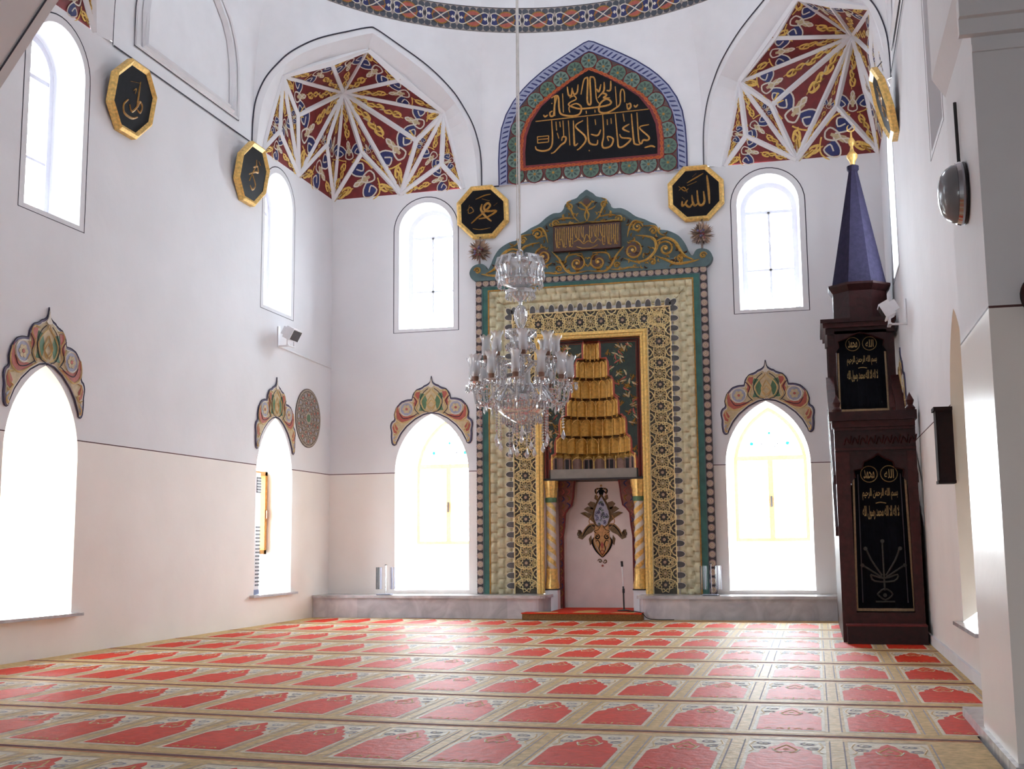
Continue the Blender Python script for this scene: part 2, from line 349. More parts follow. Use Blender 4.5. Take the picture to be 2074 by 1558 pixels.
for c,h in UP_L: window_upper(FR,-c,h,0,'upper window on the right wall at y %d' % round(c) if 0 else ('upper window on the right wall behind the tilted octagonal panel' if c<12 else 'upper window on the right wall beside the pulpit spire'))
window_lower(FB,*LO_B[0],.40,2.22,.92,'bright lower arched window left of the prayer niche'); window_lower(FB,*LO_B[1],.40,2.22,.92,'bright lower arched window between prayer niche and pulpit')
window_lower(FL,*LO_L[0],.43,2.03,.905,'deep arched window niche at the left edge of the photo'); window_casement(FL,*LO_L[1],.43,2.03,.905,'deep arched window niche near the far left corner')
for c,h in LO_R: window_lower(FR,-c,h,.43,2.03,.905,'lower window niche on the right wall beside the dark pier' if c<12 else 'lower window niche on the right wall behind the pulpit')
for i,(fr,c,h) in enumerate(((FL,LO_L[0][0],.59),(FL,LO_L[1][0],.585),(FR,-LO_R[0][0],.59),(FR,-LO_R[1][0],.585))):
    g=G(fr); g.poly([(c-h-.12,.40),(c+h+.12,.40),(c+h+.12,.43),(c-h-.12,.43)],0.0,.07,MARBW,back=True); g.obj('trim_%d'%(i+1),kind='structure',label=['marble window sill at the left edge of the photo','marble window sill under the far left niche','marble sill on the right wall beside the pier','marble sill behind the pulpit'][i])

g=G(); g.fr=lambda u,v,n:(u,n,v); NP=M('blocker_plaster',(188,176,158),.8); g.box(2.125,2.4,-.2,3.6,8.4,11.6,NP); g.box(1.565,1.9,3.8,7.4,8.8,11.8,NP); g.obj('wall_light_blocker',kind='structure',label='unseen plaster wall added outside the near right windows to block their light')  # unseen slabs added behind the near right windows to keep daylight out
# octagonal zone, squinches, dome ring
V8=[(-4.95,YB),(-1.41,YB),(XR,14.55),(XR,11.11),(-1.41,8.22),(-4.95,8.22),(XL,11.11),(XL,14.55)]
ZT=9.2; Z8=6.76
def ell(a,k=1): return (XC+4.32*k*cos(a),YC+4.61*k*sin(a))
def ang(p): return math.atan2((p[1]-YC)/4.61,(p[0]-XC)/4.32)
def osurf(i,f,z,n=0):
    A=V(V8[i]); B=V(V8[(i+1)%8]); p=A.lerp(B,f); a0,a1=ang(A),ang(B)
    while a1>a0+PI: a1-=2*PI
    while a1<a0-PI: a1+=2*PI
    e=V(ell(a0+(a1-a0)*f)); t=max(0,min(1,(z-Z8)/(ZT-Z8))); q=p.lerp(e,t**2.6)
    if n:
        d=(V((XC,YC))-(A+B)/2).normalized(); q=q+d*n
    return (q.x,q.y,z)
LD=3.854
AIN=[(.07,6.76),(.09,7.02),(.12,7.3),(.2,7.6),(.31,7.83),(.5,8.07),(.72,8.26),(.95,8.41),(1.2,8.55),(1.5,8.70),(1.75,8.82),(1.927,8.89)]
AIN=AIN+[(LD-u,z) for u,z in AIN[-2::-1]]
AOUT=[(-.005,6.76),(.0,7.08),(.035,7.4),(.15,7.73),(.33,8.0),(.555,8.25),(.97,8.55),(1.5,8.81),(1.86,8.965),(1.99,8.965)]
AOUT=AOUT[:-1]+[(LD-u,z) for u,z in AOUT[-2::-1]]
def resamp(p,N):
    L=[0]
    for a,b_ in zip(p,p[1:]): L.append(L[-1]+math.dist(a,b_))
    o=[];j=0
    for i in range(N+1):
        d=L[-1]*i/N
        while j<len(p)-2 and L[j+1]<d: j+=1
        t=(d-L[j])/((L[j+1]-L[j]) or 1); o.append(tuple(x+(y-x)*t for x,y in zip(p[j],p[j+1])))
    return o
g=G()
for i in range(8):
    R=9
    if i%2==0:
        for k in range(16):
            for r in range(R):
                z0=Z8+(ZT-Z8)*r/R; z1=Z8+(ZT-Z8)*(r+1)/R
                g.face([g.P(*osurf(i,k/16,z0)),g.P(*osurf(i,(k+1)/16,z0)),g.P(*osurf(i,(k+1)/16,z1)),g.P(*osurf(i,k/16,z1))],WHITE)
    else:
        cols=[(0,Z8)]+resamp(AIN,40)+[(LD,Z8)]
        for (u0,a),(u1,b_) in zip(cols,cols[1:]):
            for r in range(R):
                t0,t1=r/R,(r+1)/R; l=lambda q,t:q+(ZT-q)*t
                g.face([g.P(*osurf(i,u0/LD,l(a,t0))),g.P(*osurf(i,u1/LD,l(b_,t0))),g.P(*osurf(i,u1/LD,l(b_,t1))),g.P(*osurf(i,u0/LD,l(a,t1)))],WHITE)
g.sm=True; g.obj('wall_octagon',kind='structure',label='white plaster transition zone under the dome ring')
# drum and dome
g=G(); NS=64
DW=[81.75,236,287.5]  # first is in view; the front two are unseen, added to light the back wall
def win_seg(k): return any((k*360/NS-d+5.1)%360<16.2 for d in DW)
for k in range(NS):
    a0,a1=2*PI*k/NS,2*PI*(k+1)/NS
    zz=[9.62,9.85,10.6,11.3]
    for r in range(3):
        if r==1 and win_seg(k): continue
        g.face([g.P(*ell(a0),zz[r]),g.P(*ell(a1),zz[r]),g.P(*ell(a1),zz[r+1]),g.P(*ell(a0),zz[r+1])],WHITE)
    for r in range(10):
        b0,b1=PI/2*r/10,PI/2*(r+1)/10
        g.face([g.P(*ell(a0,cos(b0)),11.3+3.6*sin(b0)),g.P(*ell(a1,cos(b0)),11.3+3.6*sin(b0)),g.P(*ell(a1,cos(b1)),11.3+3.6*sin(b1)),g.P(*ell(a0,cos(b1)),11.3+3.6*sin(b1))],WHITE)
g.obj('ceiling',kind='structure',label='white dome and drum above the hall')
for d in DW:
    a=math.radians(d+3); p=ell(a,1.03); portal((p[0],p[1],10.22),(-cos(a),-sin(a),0),1.25,.75)
    q=ell(a); t=V((-sin(a),cos(a),0))
    wn[0]+=1; W=thing('window_%d'%wn[0],(q[0],q[1],9.85),'drum window (front pair added for light) in the base of the dome, above the painted ring','window',kind='structure')
    fr=lambda u,v,n,q=q,t=t,a=a:(q[0]+t.x*u-cos(a)*n,q[1]+t.y*u-sin(a)*n,v)
    g=G(fr); g.stroke([(-.72,9.78),(.72,9.78),(.72,10.66),(-.72,10.66)],.03,.04,.06,LINE,True,smooth=False); g.obj('painted_line',W)
    g=G(fr); g.poly([(-.66,9.85),(.66,9.85),(.66,10.6),(-.66,10.6)],-.06,-.06,GLASS); g.obj('glass_pane',W)
# painted lines on octagon sides
for i in (1,3,5,7):
    g=G(lambda u,v,n,i=i:osurf(i,u/LD,v,n)); g.stroke(AOUT,.022,.012,.02,LINE,k=6); g.obj('trim_%d'%(10+i),kind='structure',label='dark painted line around a corner squinch arch')
BA=[(1.29,6.93)]+[(1.29,7.4),(1.25,7.7),(1.15,8.0),(.98,8.25),(.7,8.5),(.3,8.76),(0,8.92)]
for i,fr in ((6,FL),(2,FR)):
    g=G(); c0=12.83; side=1 if i==6 else -1
    def f2(u,v,n,i=i): 
        ff=(u+1.72)/3.44; return osurf(i,ff if i==2 else 1-ff if 0 else ff,v,n)
    g.fr=f2; pts=BA+[(-u,v) for u,v in BA[-2::-1]]
    g.stroke(pts,.016,.012,.018,LINE,True,smooth=False); g.stroke([(u*.985,6.95+(v-6.93)*.985) for u,v in pts],.05,.012,.03,WHITE,True,smooth=False); g.stroke([(u*.86,7.0+(v-6.93)*.87) for u,v in pts],.07,.01,.05,WHITE,True,smooth=False); g.stroke([(u*.8,7.05+(v-6.93)*.82) for u,v in pts],.05,.01,.04,WHITE,True,smooth=False)
    g.stroke([(-1.7,6.75),(1.7,6.75)],.02,.012,.02,LINE,smooth=False); g.obj('trim_%d'%(20+i),kind='structure',label='blind arch moulding high on the %s wall'%('left' if i==6 else 'right'))
g=G(FB)
for s in (-1,1): g.stroke([(-3.18+s*1.47,6.745),(-3.18+s*1.76,6.745),],.02,.012,.02,LINE,smooth=False)
g.obj('trim_30',kind='structure',label='short dark lines beside the painted inscription arch')

# painted chain frieze on the dome ring
g=G()
for k in range(96): a0,a1=2*PI*k/96,2*PI*(k+1)/96; g.face([g.P(*ell(a0,.997),9.203),g.P(*ell(a1,.997),9.203),g.P(*ell(a1,1.05),9.203),g.P(*ell(a0,1.05),9.203)],WHITE); g.face([g.P(*ell(a0,.9985),9.621),g.P(*ell(a1,.9985),9.621),g.P(*ell(a1,1.05),9.621),g.P(*ell(a0,1.05),9.621)],WHITE)
g.obj('trim_34',kind='structure',label='added plaster lip closing light gaps behind the painted dome ring')  # hidden lip added to stop daylight leaking past the ring edges
g=G(); NU=52; ST=M('frieze_stone',(176,162,156),.6,0,.1)
def rfr(k): 
    def f(u,v,n):
        a=2*PI*(k+.5+u/.52)/NU; p=ell(a,1-n/4.4); return (p[0],p[1],9.2+v)
    return f
for k in range(NU):
    g.fr=rfr(k)
    for j in range(3):
        u0=-.26+.52*j/3;u1=u0+.52/3; g.quad((u0,0,0),(u1,0,0),(u1,.42,0),(u0,.42,0),ST)
        for v0,v1 in ((0,.012),(.408,.42)): g.quad((u0,v0,.008),(u1,v0,.008),(u1,v1,.008),(u0,v1,.008),DARKB)
    for j in range(5):
        for v in (.065,.355): g.disc(-.21+.105*j,v,.05,.004,.008,M('frieze_slate',(70,74,84),.6),8)
    g.disc(0,.21,.27,.009,.012,M('frieze_dark',(58,54,66),.6),16,.135)
    g.disc(0,.21,.15,.013,.016,BRICK,18,.125); g.ring(0,.21,.135,.02,.016,.018,GOLDD,18); g.disc(0,.21,.045,.019,.02,NAVY,10,.03)
    for s in (-1,1):
        g.disc(s*.185,.26,.05,.015,.018,NAVY,12); g.disc(s*.185,.16,.05,.015,.018,NAVY,12); g.disc(s*.19,.21,.03,.018,.02,CREAM,4)
        g.stroke([(0,.21),(s*.08,.27),(s*.17,.315),(s*.235,.29),(s*.225,.225),(s*.225,.195),(s*.235,.13),(s*.17,.105),(s*.08,.15),(0,.21)],.018,.02,.026,CREAM,k=3)
g.obj('dome_frieze',label='painted red and navy chain frieze ringing the base of the dome',cat='frieze')

# facetted corner squinches
def node(a,b_,z): return V((XL+2.55*a,YB-2.89*b_,z))
NB=dict(H=(.119,.119,8.45),K=(0,0,6.757),b2=(.465,0,6.757),a4=(.42,.42,8.73),a5=(.775,.052,8.0),a6=(.885,-.004,6.757),i3=(.226,.06,7.46),i4=(.592,.055,7.58),i5=(.748,.025,7.17),i6=(.555,.25,8.39))
TR=[('H','K','i3'),('K','b2','i3'),('H','b2','i3'),('H','i4','b2'),('H','a5','i4'),('i4','a5','b2'),('b2','a5','i5'),('b2','a6','i5'),('i5','a5','a6'),('H','i6','a5'),('H','a4','i6'),('i6','a4','a5')]
def squinch(mx_,my_,label):
    def T(p): return V((2*XC-p.x if mx_ else p.x,2*YC-p.y if my_ else p.y,p.z))
    W=thing('squinch_vault',T(node(.1,.1,6.76)),label,'vault',"painted corner squinches")
    nd={}; S_=1.25
    for k_,(a,b_,z) in NB.items(): nd[k_]=T(node(a,b_,z)); nd[k_+'m']=T(node(b_,a,z))
    tris=TR+[tuple(x if x in('H','K','a4') else x+'m' for x in t) for t in TR]
    C0=V((XC,YC,7.3)); g=G(); edges=set()
    for t in tris:
        A,B,C_=[nd[x] for x in t]; n=(B-A).cross(C_-A)
        if n.length<1e-5: continue
        n.normalize()
        if n.dot(C0-A)<0: n=-n
        for x,y in ((t[0],t[1]),(t[1],t[2]),(t[0],t[2])): edges.add(tuple(sorted((x,y))))
        g.fr=lambda u,v,w:(u,v,w); g.tri(tuple(A),tuple(B),tuple(C_),RED)
        a,b_,c=(B-C_).length,(A-C_).length,(A-B).length; per=a+b_+c; I=(A*a+B*b_+C_*c)/per; r=2*abs(((B-A).cross(C_-A)).length/2)/per
        e2=(A-I).normalized(); e1=e2.cross(n)
        def fr(u,v,w): q=I+e1*u+e2*v+n*w; return (q.x,q.y,q.z)
        g.fr=fr; k=r/.262; S=lambda pts:[(x*k,y*k) for x,y in pts]
        for s in (-1,1):
            g.poly(S([(s*.05,-.02),(s*.12,.10),(s*.22,.12),(s*.27,.03),(s*.24,-.08),(s*.14,-.09)][::s]),.006,.008,NAVY)
            g.stroke(S([(s*.03,-.05),(s*.12,.09),(s*.23,.13),(s*.28,.02),(s*.23,-.10),(s*.13,-.05),(s*.2,.03)]),.022*k,.009,.014,CREAM,k=3)
            g.stroke(S([(0,-.18),(s*.08,-.14),(s*.06,-.02),(0,.06),(s*.03,.14),(0,.2)]),.024*k,.009,.014,CREAM,k=3)
            g.stroke(S([(s*.08,-.2),(s*.2,-.17),(s*.3,-.1),(s*.33,.04)]),.022*k,.008,.013,GOLDP,k=3)
        g.poly(S([(0,.2),(-.05,.1),(-.02,-.1),(.02,-.1),(.05,.1)]),.008,.01,TAN)
        for vx in (A,B,C_):
            d=vx-I; x,y=d.dot(e1),d.dot(e2); Ld=math.hypot(x,y); x/=Ld;y/=Ld
            st,en=.85*r,Ld-.75*r
            if en>st:
                N_=max(2,min(6,int((en-st)/(.50*r)))); pts=[]
                for j in range(4*N_+1):
                    q=st+(en-st)*j/(4*N_); o_=.10*r*sin(j*PI/2+.6)*(1-.8*j/(4*N_)); pts.append((x*q-y*o_,y*q+x*o_))
                g.stroke(pts,.030*k,.008,.013,GOLDP,k=2,taper=.6)
                for j in range(N_):
                    q=st+(en-st)*(j+.3)/N_; wq=min(.17*r,.62*r*(Ld-q)/max(1e-4,Ld)) ; 
                    for sg in ((1,-1) if j==0 else (1 if j%2 else -1,)):
                        px_,py_=-y*sg,x*sg; bx_,by_=x*q,y*q
                        g.stroke([(bx_,by_),(bx_+x*.03*k+px_*wq*.7,by_+y*.03*k+py_*wq*.7),(bx_+x*.12*k+px_*wq,by_+y*.12*k+py_*wq),(bx_+x*.16*k+px_*wq*.55,by_+y*.16*k+py_*wq*.55)],.034*k,.008,.013,GOLDP,k=3,taper=.7)
                        g.stroke([(bx_+x*.08*k,by_+y*.08*k),(bx_+x*.2*k+px_*wq*.4,by_+y*.2*k+py_*wq*.4),(bx_+x*.25*k+px_*wq*.9,by_+y*.25*k+py_*wq*.9)],.026*k,.008,.012,TAN if j%2 else GOLDD,k=3,taper=.8)
    g.obj('painted_facet',W)
    g=G()
    for x,y in sorted(edges):
        if {x,y}<= {'K','b2','b2m','a6','a6m'} : continue
        g.tube([nd[x],nd[y]],.043,4,WHITE)
    g.obj('plaster_rib',W)
    # soffit band from arch edge to rim
    rim=[nd['a6m']+V((0,0,-.02)),nd['a5m'],nd['a4'],nd['a5'],nd['a6']+V((0,0,-.02))]; 
    rim=[rim[0],rim[0].lerp(rim[1],.5)*1.0,rim[1],rim[1].lerp(rim[2],.5)+V((0,0,.06)),rim[2],rim[2].lerp(rim[3],.5)+V((0,0,.06)),rim[3],rim[3].lerp(rim[4],.5),rim[4]]
    i=7; ar=resamp(AIN,40); rm=resamp([tuple(q) for q in rim],40); g=G()
    A3=[T(V(osurf(7,u/LD,z))) for u,z in ar]
    for j in range(40): g.face([g.P(*A3[j]),g.P(*A3[j+1]),g.P(*rm[j+1]),g.P(*rm[j])],WHITE)
    for f_,e_ in ((0,0),(1,40)):
        c_=T(V(osurf(7,f_,6.757))); a_=A3[e_]; g.face([g.P(c_.x,c_.y,6.757),g.P(a_.x,a_.y,6.757),g.P(rm[e_][0],rm[e_][1],6.757)],WHITE)
    g.sm=True; g.obj('arch_soffit',W)
    # plain infill between rim and outermost facets
    g=G(); 
    for tri_ in (('a4','a5','i6'),): pass
    rr=[V(q) for q in rm]
    for j in range(0,20): g.face([g.P(*rr[j]),g.P(*rr[j+1]),g.P(*(nd['a5m'] if j<20 and rr[j].z<8.05 and j<14 else nd['a5m']))],WHITE)
    for j in range(20,40): g.face([g.P(*rr[j]),g.P(*rr[j+1]),g.P(*nd['a5'])],WHITE)
    g.obj('rim_plaster',W)
    return W
squinch(0,0,'far left corner squinch of red painted triangles between white ribs')
squinch(1,0,'far right corner squinch of red painted triangles above the pulpit')
squinch(0,1,'near left squinch, only a red sliver showing at the top left')
squinch(1,1,'near right squinch hidden high behind the pier')

# front arch and piers, rear bay
AR=[(.86,0),(.86,3.72),(.79,3.84),(.79,4.6),(.62,5.1),(.2,5.75),(-.7,6.35),(-2.3,6.7),(-3.2,6.62),(-4.1,6.25),(-4.8,5.72),(-5.32,5.1),(-5.76,4.5),(-5.85,4.25),(-5.85,3.5),(-5.85,0)]
FW=lambda u,v,n:(u,6.0-n,v)
outer=[(3.3,0)]+[(3.3,9.6),(-9.1,9.6),(-9.1,0)]+[AR[-1]]+AR[-2:0:-1]+[AR[0]]
sheet(FW,outer,[],WALL,'wall_front',label='front arch wall with the dark right pier face')
sheet(FW,outer,[],WALL,'wall_front_inner',label='inner face of the front arch wall',n=-1.15)
g=G(FW)
for p,q in zip(AR,AR[1:]): g.quad((*p,0),(*q,0),(*q,-1.15),(*p,-1.15),GLOSSW)
g.obj('wall_pier',kind='structure',label='pier side and arch underside framing the view')
g=G(); 
for k in range(6,12):
    p,q=AR[k],AR[k+1]; d=(V(q)-V(p)).normalized(); nn=V((-d.y,d.x))
    z=lambda r,y:(r[0]+nn.x*.006,y,r[1]+nn.y*.006)
    for s in (1,-1):
        zz=lambda r,y,s=s:(r[0]+nn.x*.008*s,y,r[1]+nn.y*.008*s); g.face([g.P(*zz(p,7.03)),g.P(*zz(q,7.03)),g.P(*zz(q,7.05)),g.P(*zz(p,7.05))],LINE)
g.obj('trim_31',kind='structure',label='dark line painted under the near arch at top left')
g=G(FW)
for v0,v1,d in ((3.52,3.56,.015),(3.60,3.68,.05),(3.68,3.78,.09),(3.86,3.89,.02)): g.box(.86 if v0<3.6 else .8,3.2,v0,v1,0,d,WALL)
g.obj('trim_32',kind='structure',label='impost moulding across the top of the right pier')
g=G(FW); g.stroke([(3.0,3.9),(.95,3.9),(.95,4.6)],.03,.0,.02,DARKB,smooth=False); g.obj('trim_33',kind='structure',label='dark painted frame corner above the pier moulding')
g=G(); g.box(.835,1.13,5.9,7.95,0,.07,MARBW); g.obj('baseboard_pier',kind='structure',label='pale marble skirting at the foot of the right pier')
g=G(FR); g.box(-16.8,-7.1,0,.11,0,.025,WHITE); g.obj('baseboard_right',kind='structure',label='white skirting along the right wall')
for nm,bx in (('wall_rear',(-9.1,3.3,-2.6,-2.5)),):
    fr=lambda u,v,n:(u,-2.5+n,v)
    sheet(fr,[(-9.1,0),(3.3,0),(3.3,9.6),(-9.1,9.6)],[[(-2.95,.02),(-2.35,.02),(-2.35,2.0),(-2.95,2.0)]],WALL,nm,label='rear wall behind the viewer')  # unseen doorway opening, sized to tune the daylight on the pier
    portal((-2.65,-2.55,1.0),(0,1,0),.6,2.0)
sheet(lambda u,v,n:(-9.1,u,v),[(-2.5,0),(6,0),(6,9.6),(-2.5,9.6)],[],WALL,'wall_rear_left',label='left wall of the rear bay')
sheet(lambda u,v,n:(3.3,u,v),[(-2.5,0),(6,0),(6,9.6),(-2.5,9.6)],[],WALL,'wall_rear_right',label='right wall of the rear bay')
sheet(lambda u,v,n:(u,v,6.765),[(-7.6,7.1),(1.2,7.1),(1.2,8.4),(-7.6,8.4)],[],WHITE,'ceiling_front',label='flat soffit between front arch and dome bay')
sheet(lambda u,v,n:(u,v,9.6),[(-9.1,-2.5),(3.3,-2.5),(3.3,7.2),(-9.1,7.2)],[],WHITE,'ceiling_rear',label='ceiling of the rear bay')
# ------------------------------------------------------------------ carpet
CB=M('carpet_beige',(204,174,124),.85,0,.22,22,.3,.3); CR=M('carpet_red',(206,58,36),.85,0,.14,20,.3,.3); CD=M('carpet_dark_red',(100,18,28),.85,0,.15,20); CC=M('carpet_cream',(222,210,188),.85,0,.15,40,.3,.3); CG=M('carpet_grey_blue',(156,152,160),.85,0,.2,60); CT=M('carpet_tan',(206,160,96),.85,0,.15,50)
for mm in (CB,CR,CC): 
    p=mm.node_tree.nodes['Principled BSDF']; p.inputs['Roughness'].default_value=.55; p.inputs['Specular IOR Level'].default_value=.06
def cw(x,y): return y+.085*max(0,-2.2-x)
g=G(lambda u,v,n:(u,cw(u,v),.012+n))
xs=[XL+.0,-6,-5,-4,-3,-2.2,-1,0,XR]
for a,b_ in zip(xs,xs[1:]):
    for y0,y1 in ((2.5,7.16),(7.16,10),(10,14),(14,16.25)):
        e_=min(b_,.82) if y1<7.2 else b_; g.quad((a,y0,0),(e_,y0,0),(e_,y1,0),(a,y1,0),CB)
g2=G(lambda u,v,n:(u,v,.0115+n)); g2.quad((XL,10,0),(XR,10,0),(XR,16.832,0),(XL,16.832,0),CB); base=len(g.v)
g.v+=g2.v; g.f+=[tuple(i+base for i in f) for f in g2.f]; g.mi+=[g.k(CB)]*len(g2.f)
RP=1.36; CP=.524
for r in range(-3,8):
    y0=6.985+RP*r; g.fr=lambda u,v,n:(u,cw(u,v),.012+n)
    for (a,b_,m,z,o_) in ((-.022,.022,CD,.0016,0),(-.05,-.04,CR,.0008,0),(.06,.068,CT,.0008,0)):
        for x0,x1 in zip(xs,xs[1:]):
            x1=min(x1,.82) if y0<7.16 else x1
            if cw(x1,y0)<16.8: g.quad((x0,y0+a,z),(x1,y0+a,z),(x1,y0+b_,z),(x0,y0+b_,z),m)
    for j in range(-14,3):
        x=-.202+CP*j
        if x-.18<XL or x+.12>XR or cw(x,y0)+1.25>16.86: 
            if not(x+.18>XR-.0 and x-.1<XR and cw(x,y0)+1.25<16.86): continue
        if x>.75 and y0<6.9: continue
        dist=math.hypot(x,y0)
        def fr(u,v,n,x=x,y0=y0): 
            X=min(XR-.01,max(XL+.01,x+u)); return (X,cw(X,y0+v),.012+n)
        g.fr=fr
        hp=[(.185,.205),(.185,.70),(.172,.76),(.135,.79),(.132,.87),(.10,.90),(.085,.97),(.05,1.0),(.035,1.08),(0,1.14)]
        full=hp+[(-u,v) for u,v in hp[-2::-1]]
        g.poly([(-.205,.17),(.205,.17),(.205,1.18),(-.205,1.18)],.001,.001,CC)
        for s in (-1,1):
            g.quad((s*.222,.17,.001),(s*.229,.17,.001),(s*.229,1.19,.001),(s*.222,1.19,.001),CG)
        g.poly(full,.002,.002,CR)
        if dist<16:
            for s in (-1,1):
                g.spiral(s*.145,.93,.042,1.3,.016,.0018,.003,CG,a0=s); g.spiral(s*.115,1.07,.045,1.3,.016,.0018,.003,CG,a0=2); g.stroke([(s*.19,.8),(s*.165,.86),(s*.19,1.0),(s*.17,1.12)],.012,.0018,.003,CB,k=2)
                g.stroke([(s*.02,.78),(s*.06,.86),(s*.03,.95),(0,1.03)],.012,.003,.004,CT,k=2); g.stroke([(0,.83),(s*.045,.80),(s*.07,.90)],.010,.003,.004,CC,k=2)
                for q in (.05,.12): g.stroke([(s*q-.02,.235),(s*q,.265),(s*q+.02,.235)],.012,.003,.004,CT,k=2)
            g.stroke([(0,.22),(0,.28)],.012,.003,.004,CT,smooth=False); g.disc(0,.9,.018,.003,.003,CT,6)
            g.quad((-.2,1.19,.0012),(.2,1.19,.0012),(.2,1.2,.0012),(-.2,1.2,.0012),CG)
g.obj('prayer_carpet',label='wall-to-wall carpet with rows of red prayer-niche shapes on beige',cat='carpet',origin=(-3.18,12,0))

# ------------------------------------------------------------------ painted crests over the lower windows
CO=[(0,.598),(.015,.507),(.069,.4625),(.11,.453),(.149,.42),(.241,.389),(.299,.322),(.317,.236),(.402,.2345),(.494,.2046),(.575,.115),(.609,.0138),(.598,-.0795),(.655,-.112),(.6736,-.18),(.655,-.266),(.66,-.353),(.648,-.445),(.62,-.492),(.575,-.471),(.563,-.43),(.494,-.301),(.402,-.191),(.264,-.08),(.126,-.0115),(0,.012)]
def inset(p,d):
    n=len(p); o=[]; A=sum(p[i][0]*p[(i+1)%n][1]-p[(i+1)%n][0]*p[i][1] for i in range(n)); s=1 if A>0 else -1
    for i in range(n):
        a,c=V(p[i-1]),V(p[(i+1)%n]); t=(c-a).normalized(); o.append((p[i][0]-t.y*d*s,p[i][1]+t.x*d*s))
    return o
def crest(fr,c,za,w,lab):
    k=w/.69; pts=[(u*k,v+za) for u,v in CO]; full=[(-u,v) for u,v in pts]+pts[-2:0:-1]; full=[(c+u,v) for u,v in full]
    W=thing('window_crest',fr(c,za,0),lab,'wall ornament',"painted crests over the lower windows")
    g=G(fr); NQ=44; oo=resamp(CO[:20],NQ); ii=resamp([(0,-.002)]+CO[:19:-1][0:0]+[CO[25],CO[24],CO[23],CO[22],CO[21],CO[20],CO[19]],NQ)
    for s in (-1,1):
        for d0,d1,n_,m in ((0,0,.012,PURP),(.026,.014,.016,CREAM),(.04,.026,.019,TAN)):
            o2,i2=[],[]
            for a,b_ in zip(oo,ii):
                L_=max(1e-4,math.dist(a,b_)); f0=min(.5,d0/L_); f1=min(.5,d1/L_); o2.append((c+s*k*(a[0]+(b_[0]-a[0])*f0),za+a[1]+(b_[1]-a[1])*f0)); i2.append((c+s*k*(b_[0]+(a[0]-b_[0])*f1),za+b_[1]+(a[1]-b_[1])*f1))
            for q in range(NQ): g.quad((*o2[q],n_),(*o2[q+1],n_),(*i2[q+1],n_),(*i2[q],n_),m)
            if d0==0:
                for q in range(NQ): g.quad((*o2[q],0),(*o2[q+1],0),(*o2[q+1],n_),(*o2[q],n_),m); g.quad((*i2[q],0),(*i2[q+1],0),(*i2[q+1],n_),(*i2[q],n_),m)
                g.stroke(o2,.012,.012,.017,LINE,smooth=False); g.stroke(i2,.012,.012,.017,LINE,smooth=False)
    g.obj('crest_ground',W)
    g=G(fr); X=lambda s,u:c+s*u*k
    n1=.024
    for s in (-1,1):
        P=lambda L:[(X(s,u),za+v) for u,v in L]
        g.poly(P([(.10,.05),(.06,.20),(.10,.31),(.17,.33),(.2,.27),(.15,.2),(.2,.05)][::s]),.019,n1-.003,GREENP)
        g.poly(P([(.19,.27),(.18,.35),(.24,.35),(.28,.29),(.27,.2),(.31,.12),(.25,.13),(.22,.2)][::s]),.019,n1-.002,BRICK)
        g.poly(P([(.53,.16),(.575,.06),(.56,-.06),(.48,-.12),(.36,-.09),(.24,-.02),(.34,-.02),(.45,-.03),(.52,.03),(.54,.1)][::s]),.019,n1-.002,BRICK)
        g.disc(X(s,.40),za+.085,.105,.019,n1-.001,BLUEG,18); g.ring(X(s,.40),za+.085,.108,.018,n1-.001,n1+.006,CREAM,18)
        for a in range(6): g.disc(X(s,.40)+.045*cos(a*PI/3),za+.085+.045*sin(a*PI/3),.026,n1-.001,n1+.003,TAN,8)
        g.disc(X(s,.40),za+.085,.02,n1,n1+.005,BRICK,8)
        g.poly(P([(.6,-.13),(.635,-.2),(.61,-.28),(.57,-.3),(.54,-.22)][::s]),.019,n1-.002,BRICK)
        g.poly(P([(.59,-.33),(.625,-.36),(.61,-.43),(.58,-.41)][::s]),.019,n1-.002,BLUEG)
        for L in ([(.02,.03),(.12,.08),(.16,.2),(.10,.3),(.03,.36),(.0,.42)],[(.0,.08),(.07,.16),(.03,.25),(0,.3)],[(.0,.22),(.06,.14),(.02,.06)],[(.18,.02),(.24,.09),(.21,.2),(.27,.3),(.23,.37),(.15,.36)],[(.56,.12),(.59,.0),(.55,-.09),(.45,-.13),(.33,-.08),(.18,.0)],[(.53,-.13),(.6,-.15),(.58,-.24),(.53,-.27),(.58,-.32),(.62,-.3)],[(.57,-.35),(.61,-.4),(.6,-.45),(.575,-.43)],[(.3,.2),(.28,.1),(.33,-.0)]):
            g.stroke(P(L),.02,n1-.002,n1+.006,M('crest_ochre',(204,172,116),.6,0,.12,30),k=4,taper=.4)
        for L in ([(.04,.02),(.14,.06),(.185,.2),(.13,.33),(.05,.4)],[(.2,.0),(.27,.09),(.24,.2),(.3,.28)],[(.52,.03),(.46,-.06),(.34,-.05),(.22,.01)]):
            g.stroke(P(L),.011,n1-.001,n1+.004,LINE,k=4)
        g.poly(P([(0,.55),(.02,.48),(.05,.44),(.02,.42),(0,.38)][::s]),.019,n1+.002,CREAM)
    g.obj('painted_arabesque',W)
crest(FB,-5.787,3.14,.70,'painted crest over the lower window left of the chandelier')
crest(FB,-.617,3.15,.69,'painted crest over the lower window beside the pulpit')
crest(FL,10.2,2.94,.67,'painted crest over the big window niche at the left edge')
crest(FL,15.46,2.93,.67,'slender-looking painted crest on the left wall beside the round rosette')
crest(FR,-15.46,2.93,.67,'painted crest on the right wall mostly hidden by the pulpit')

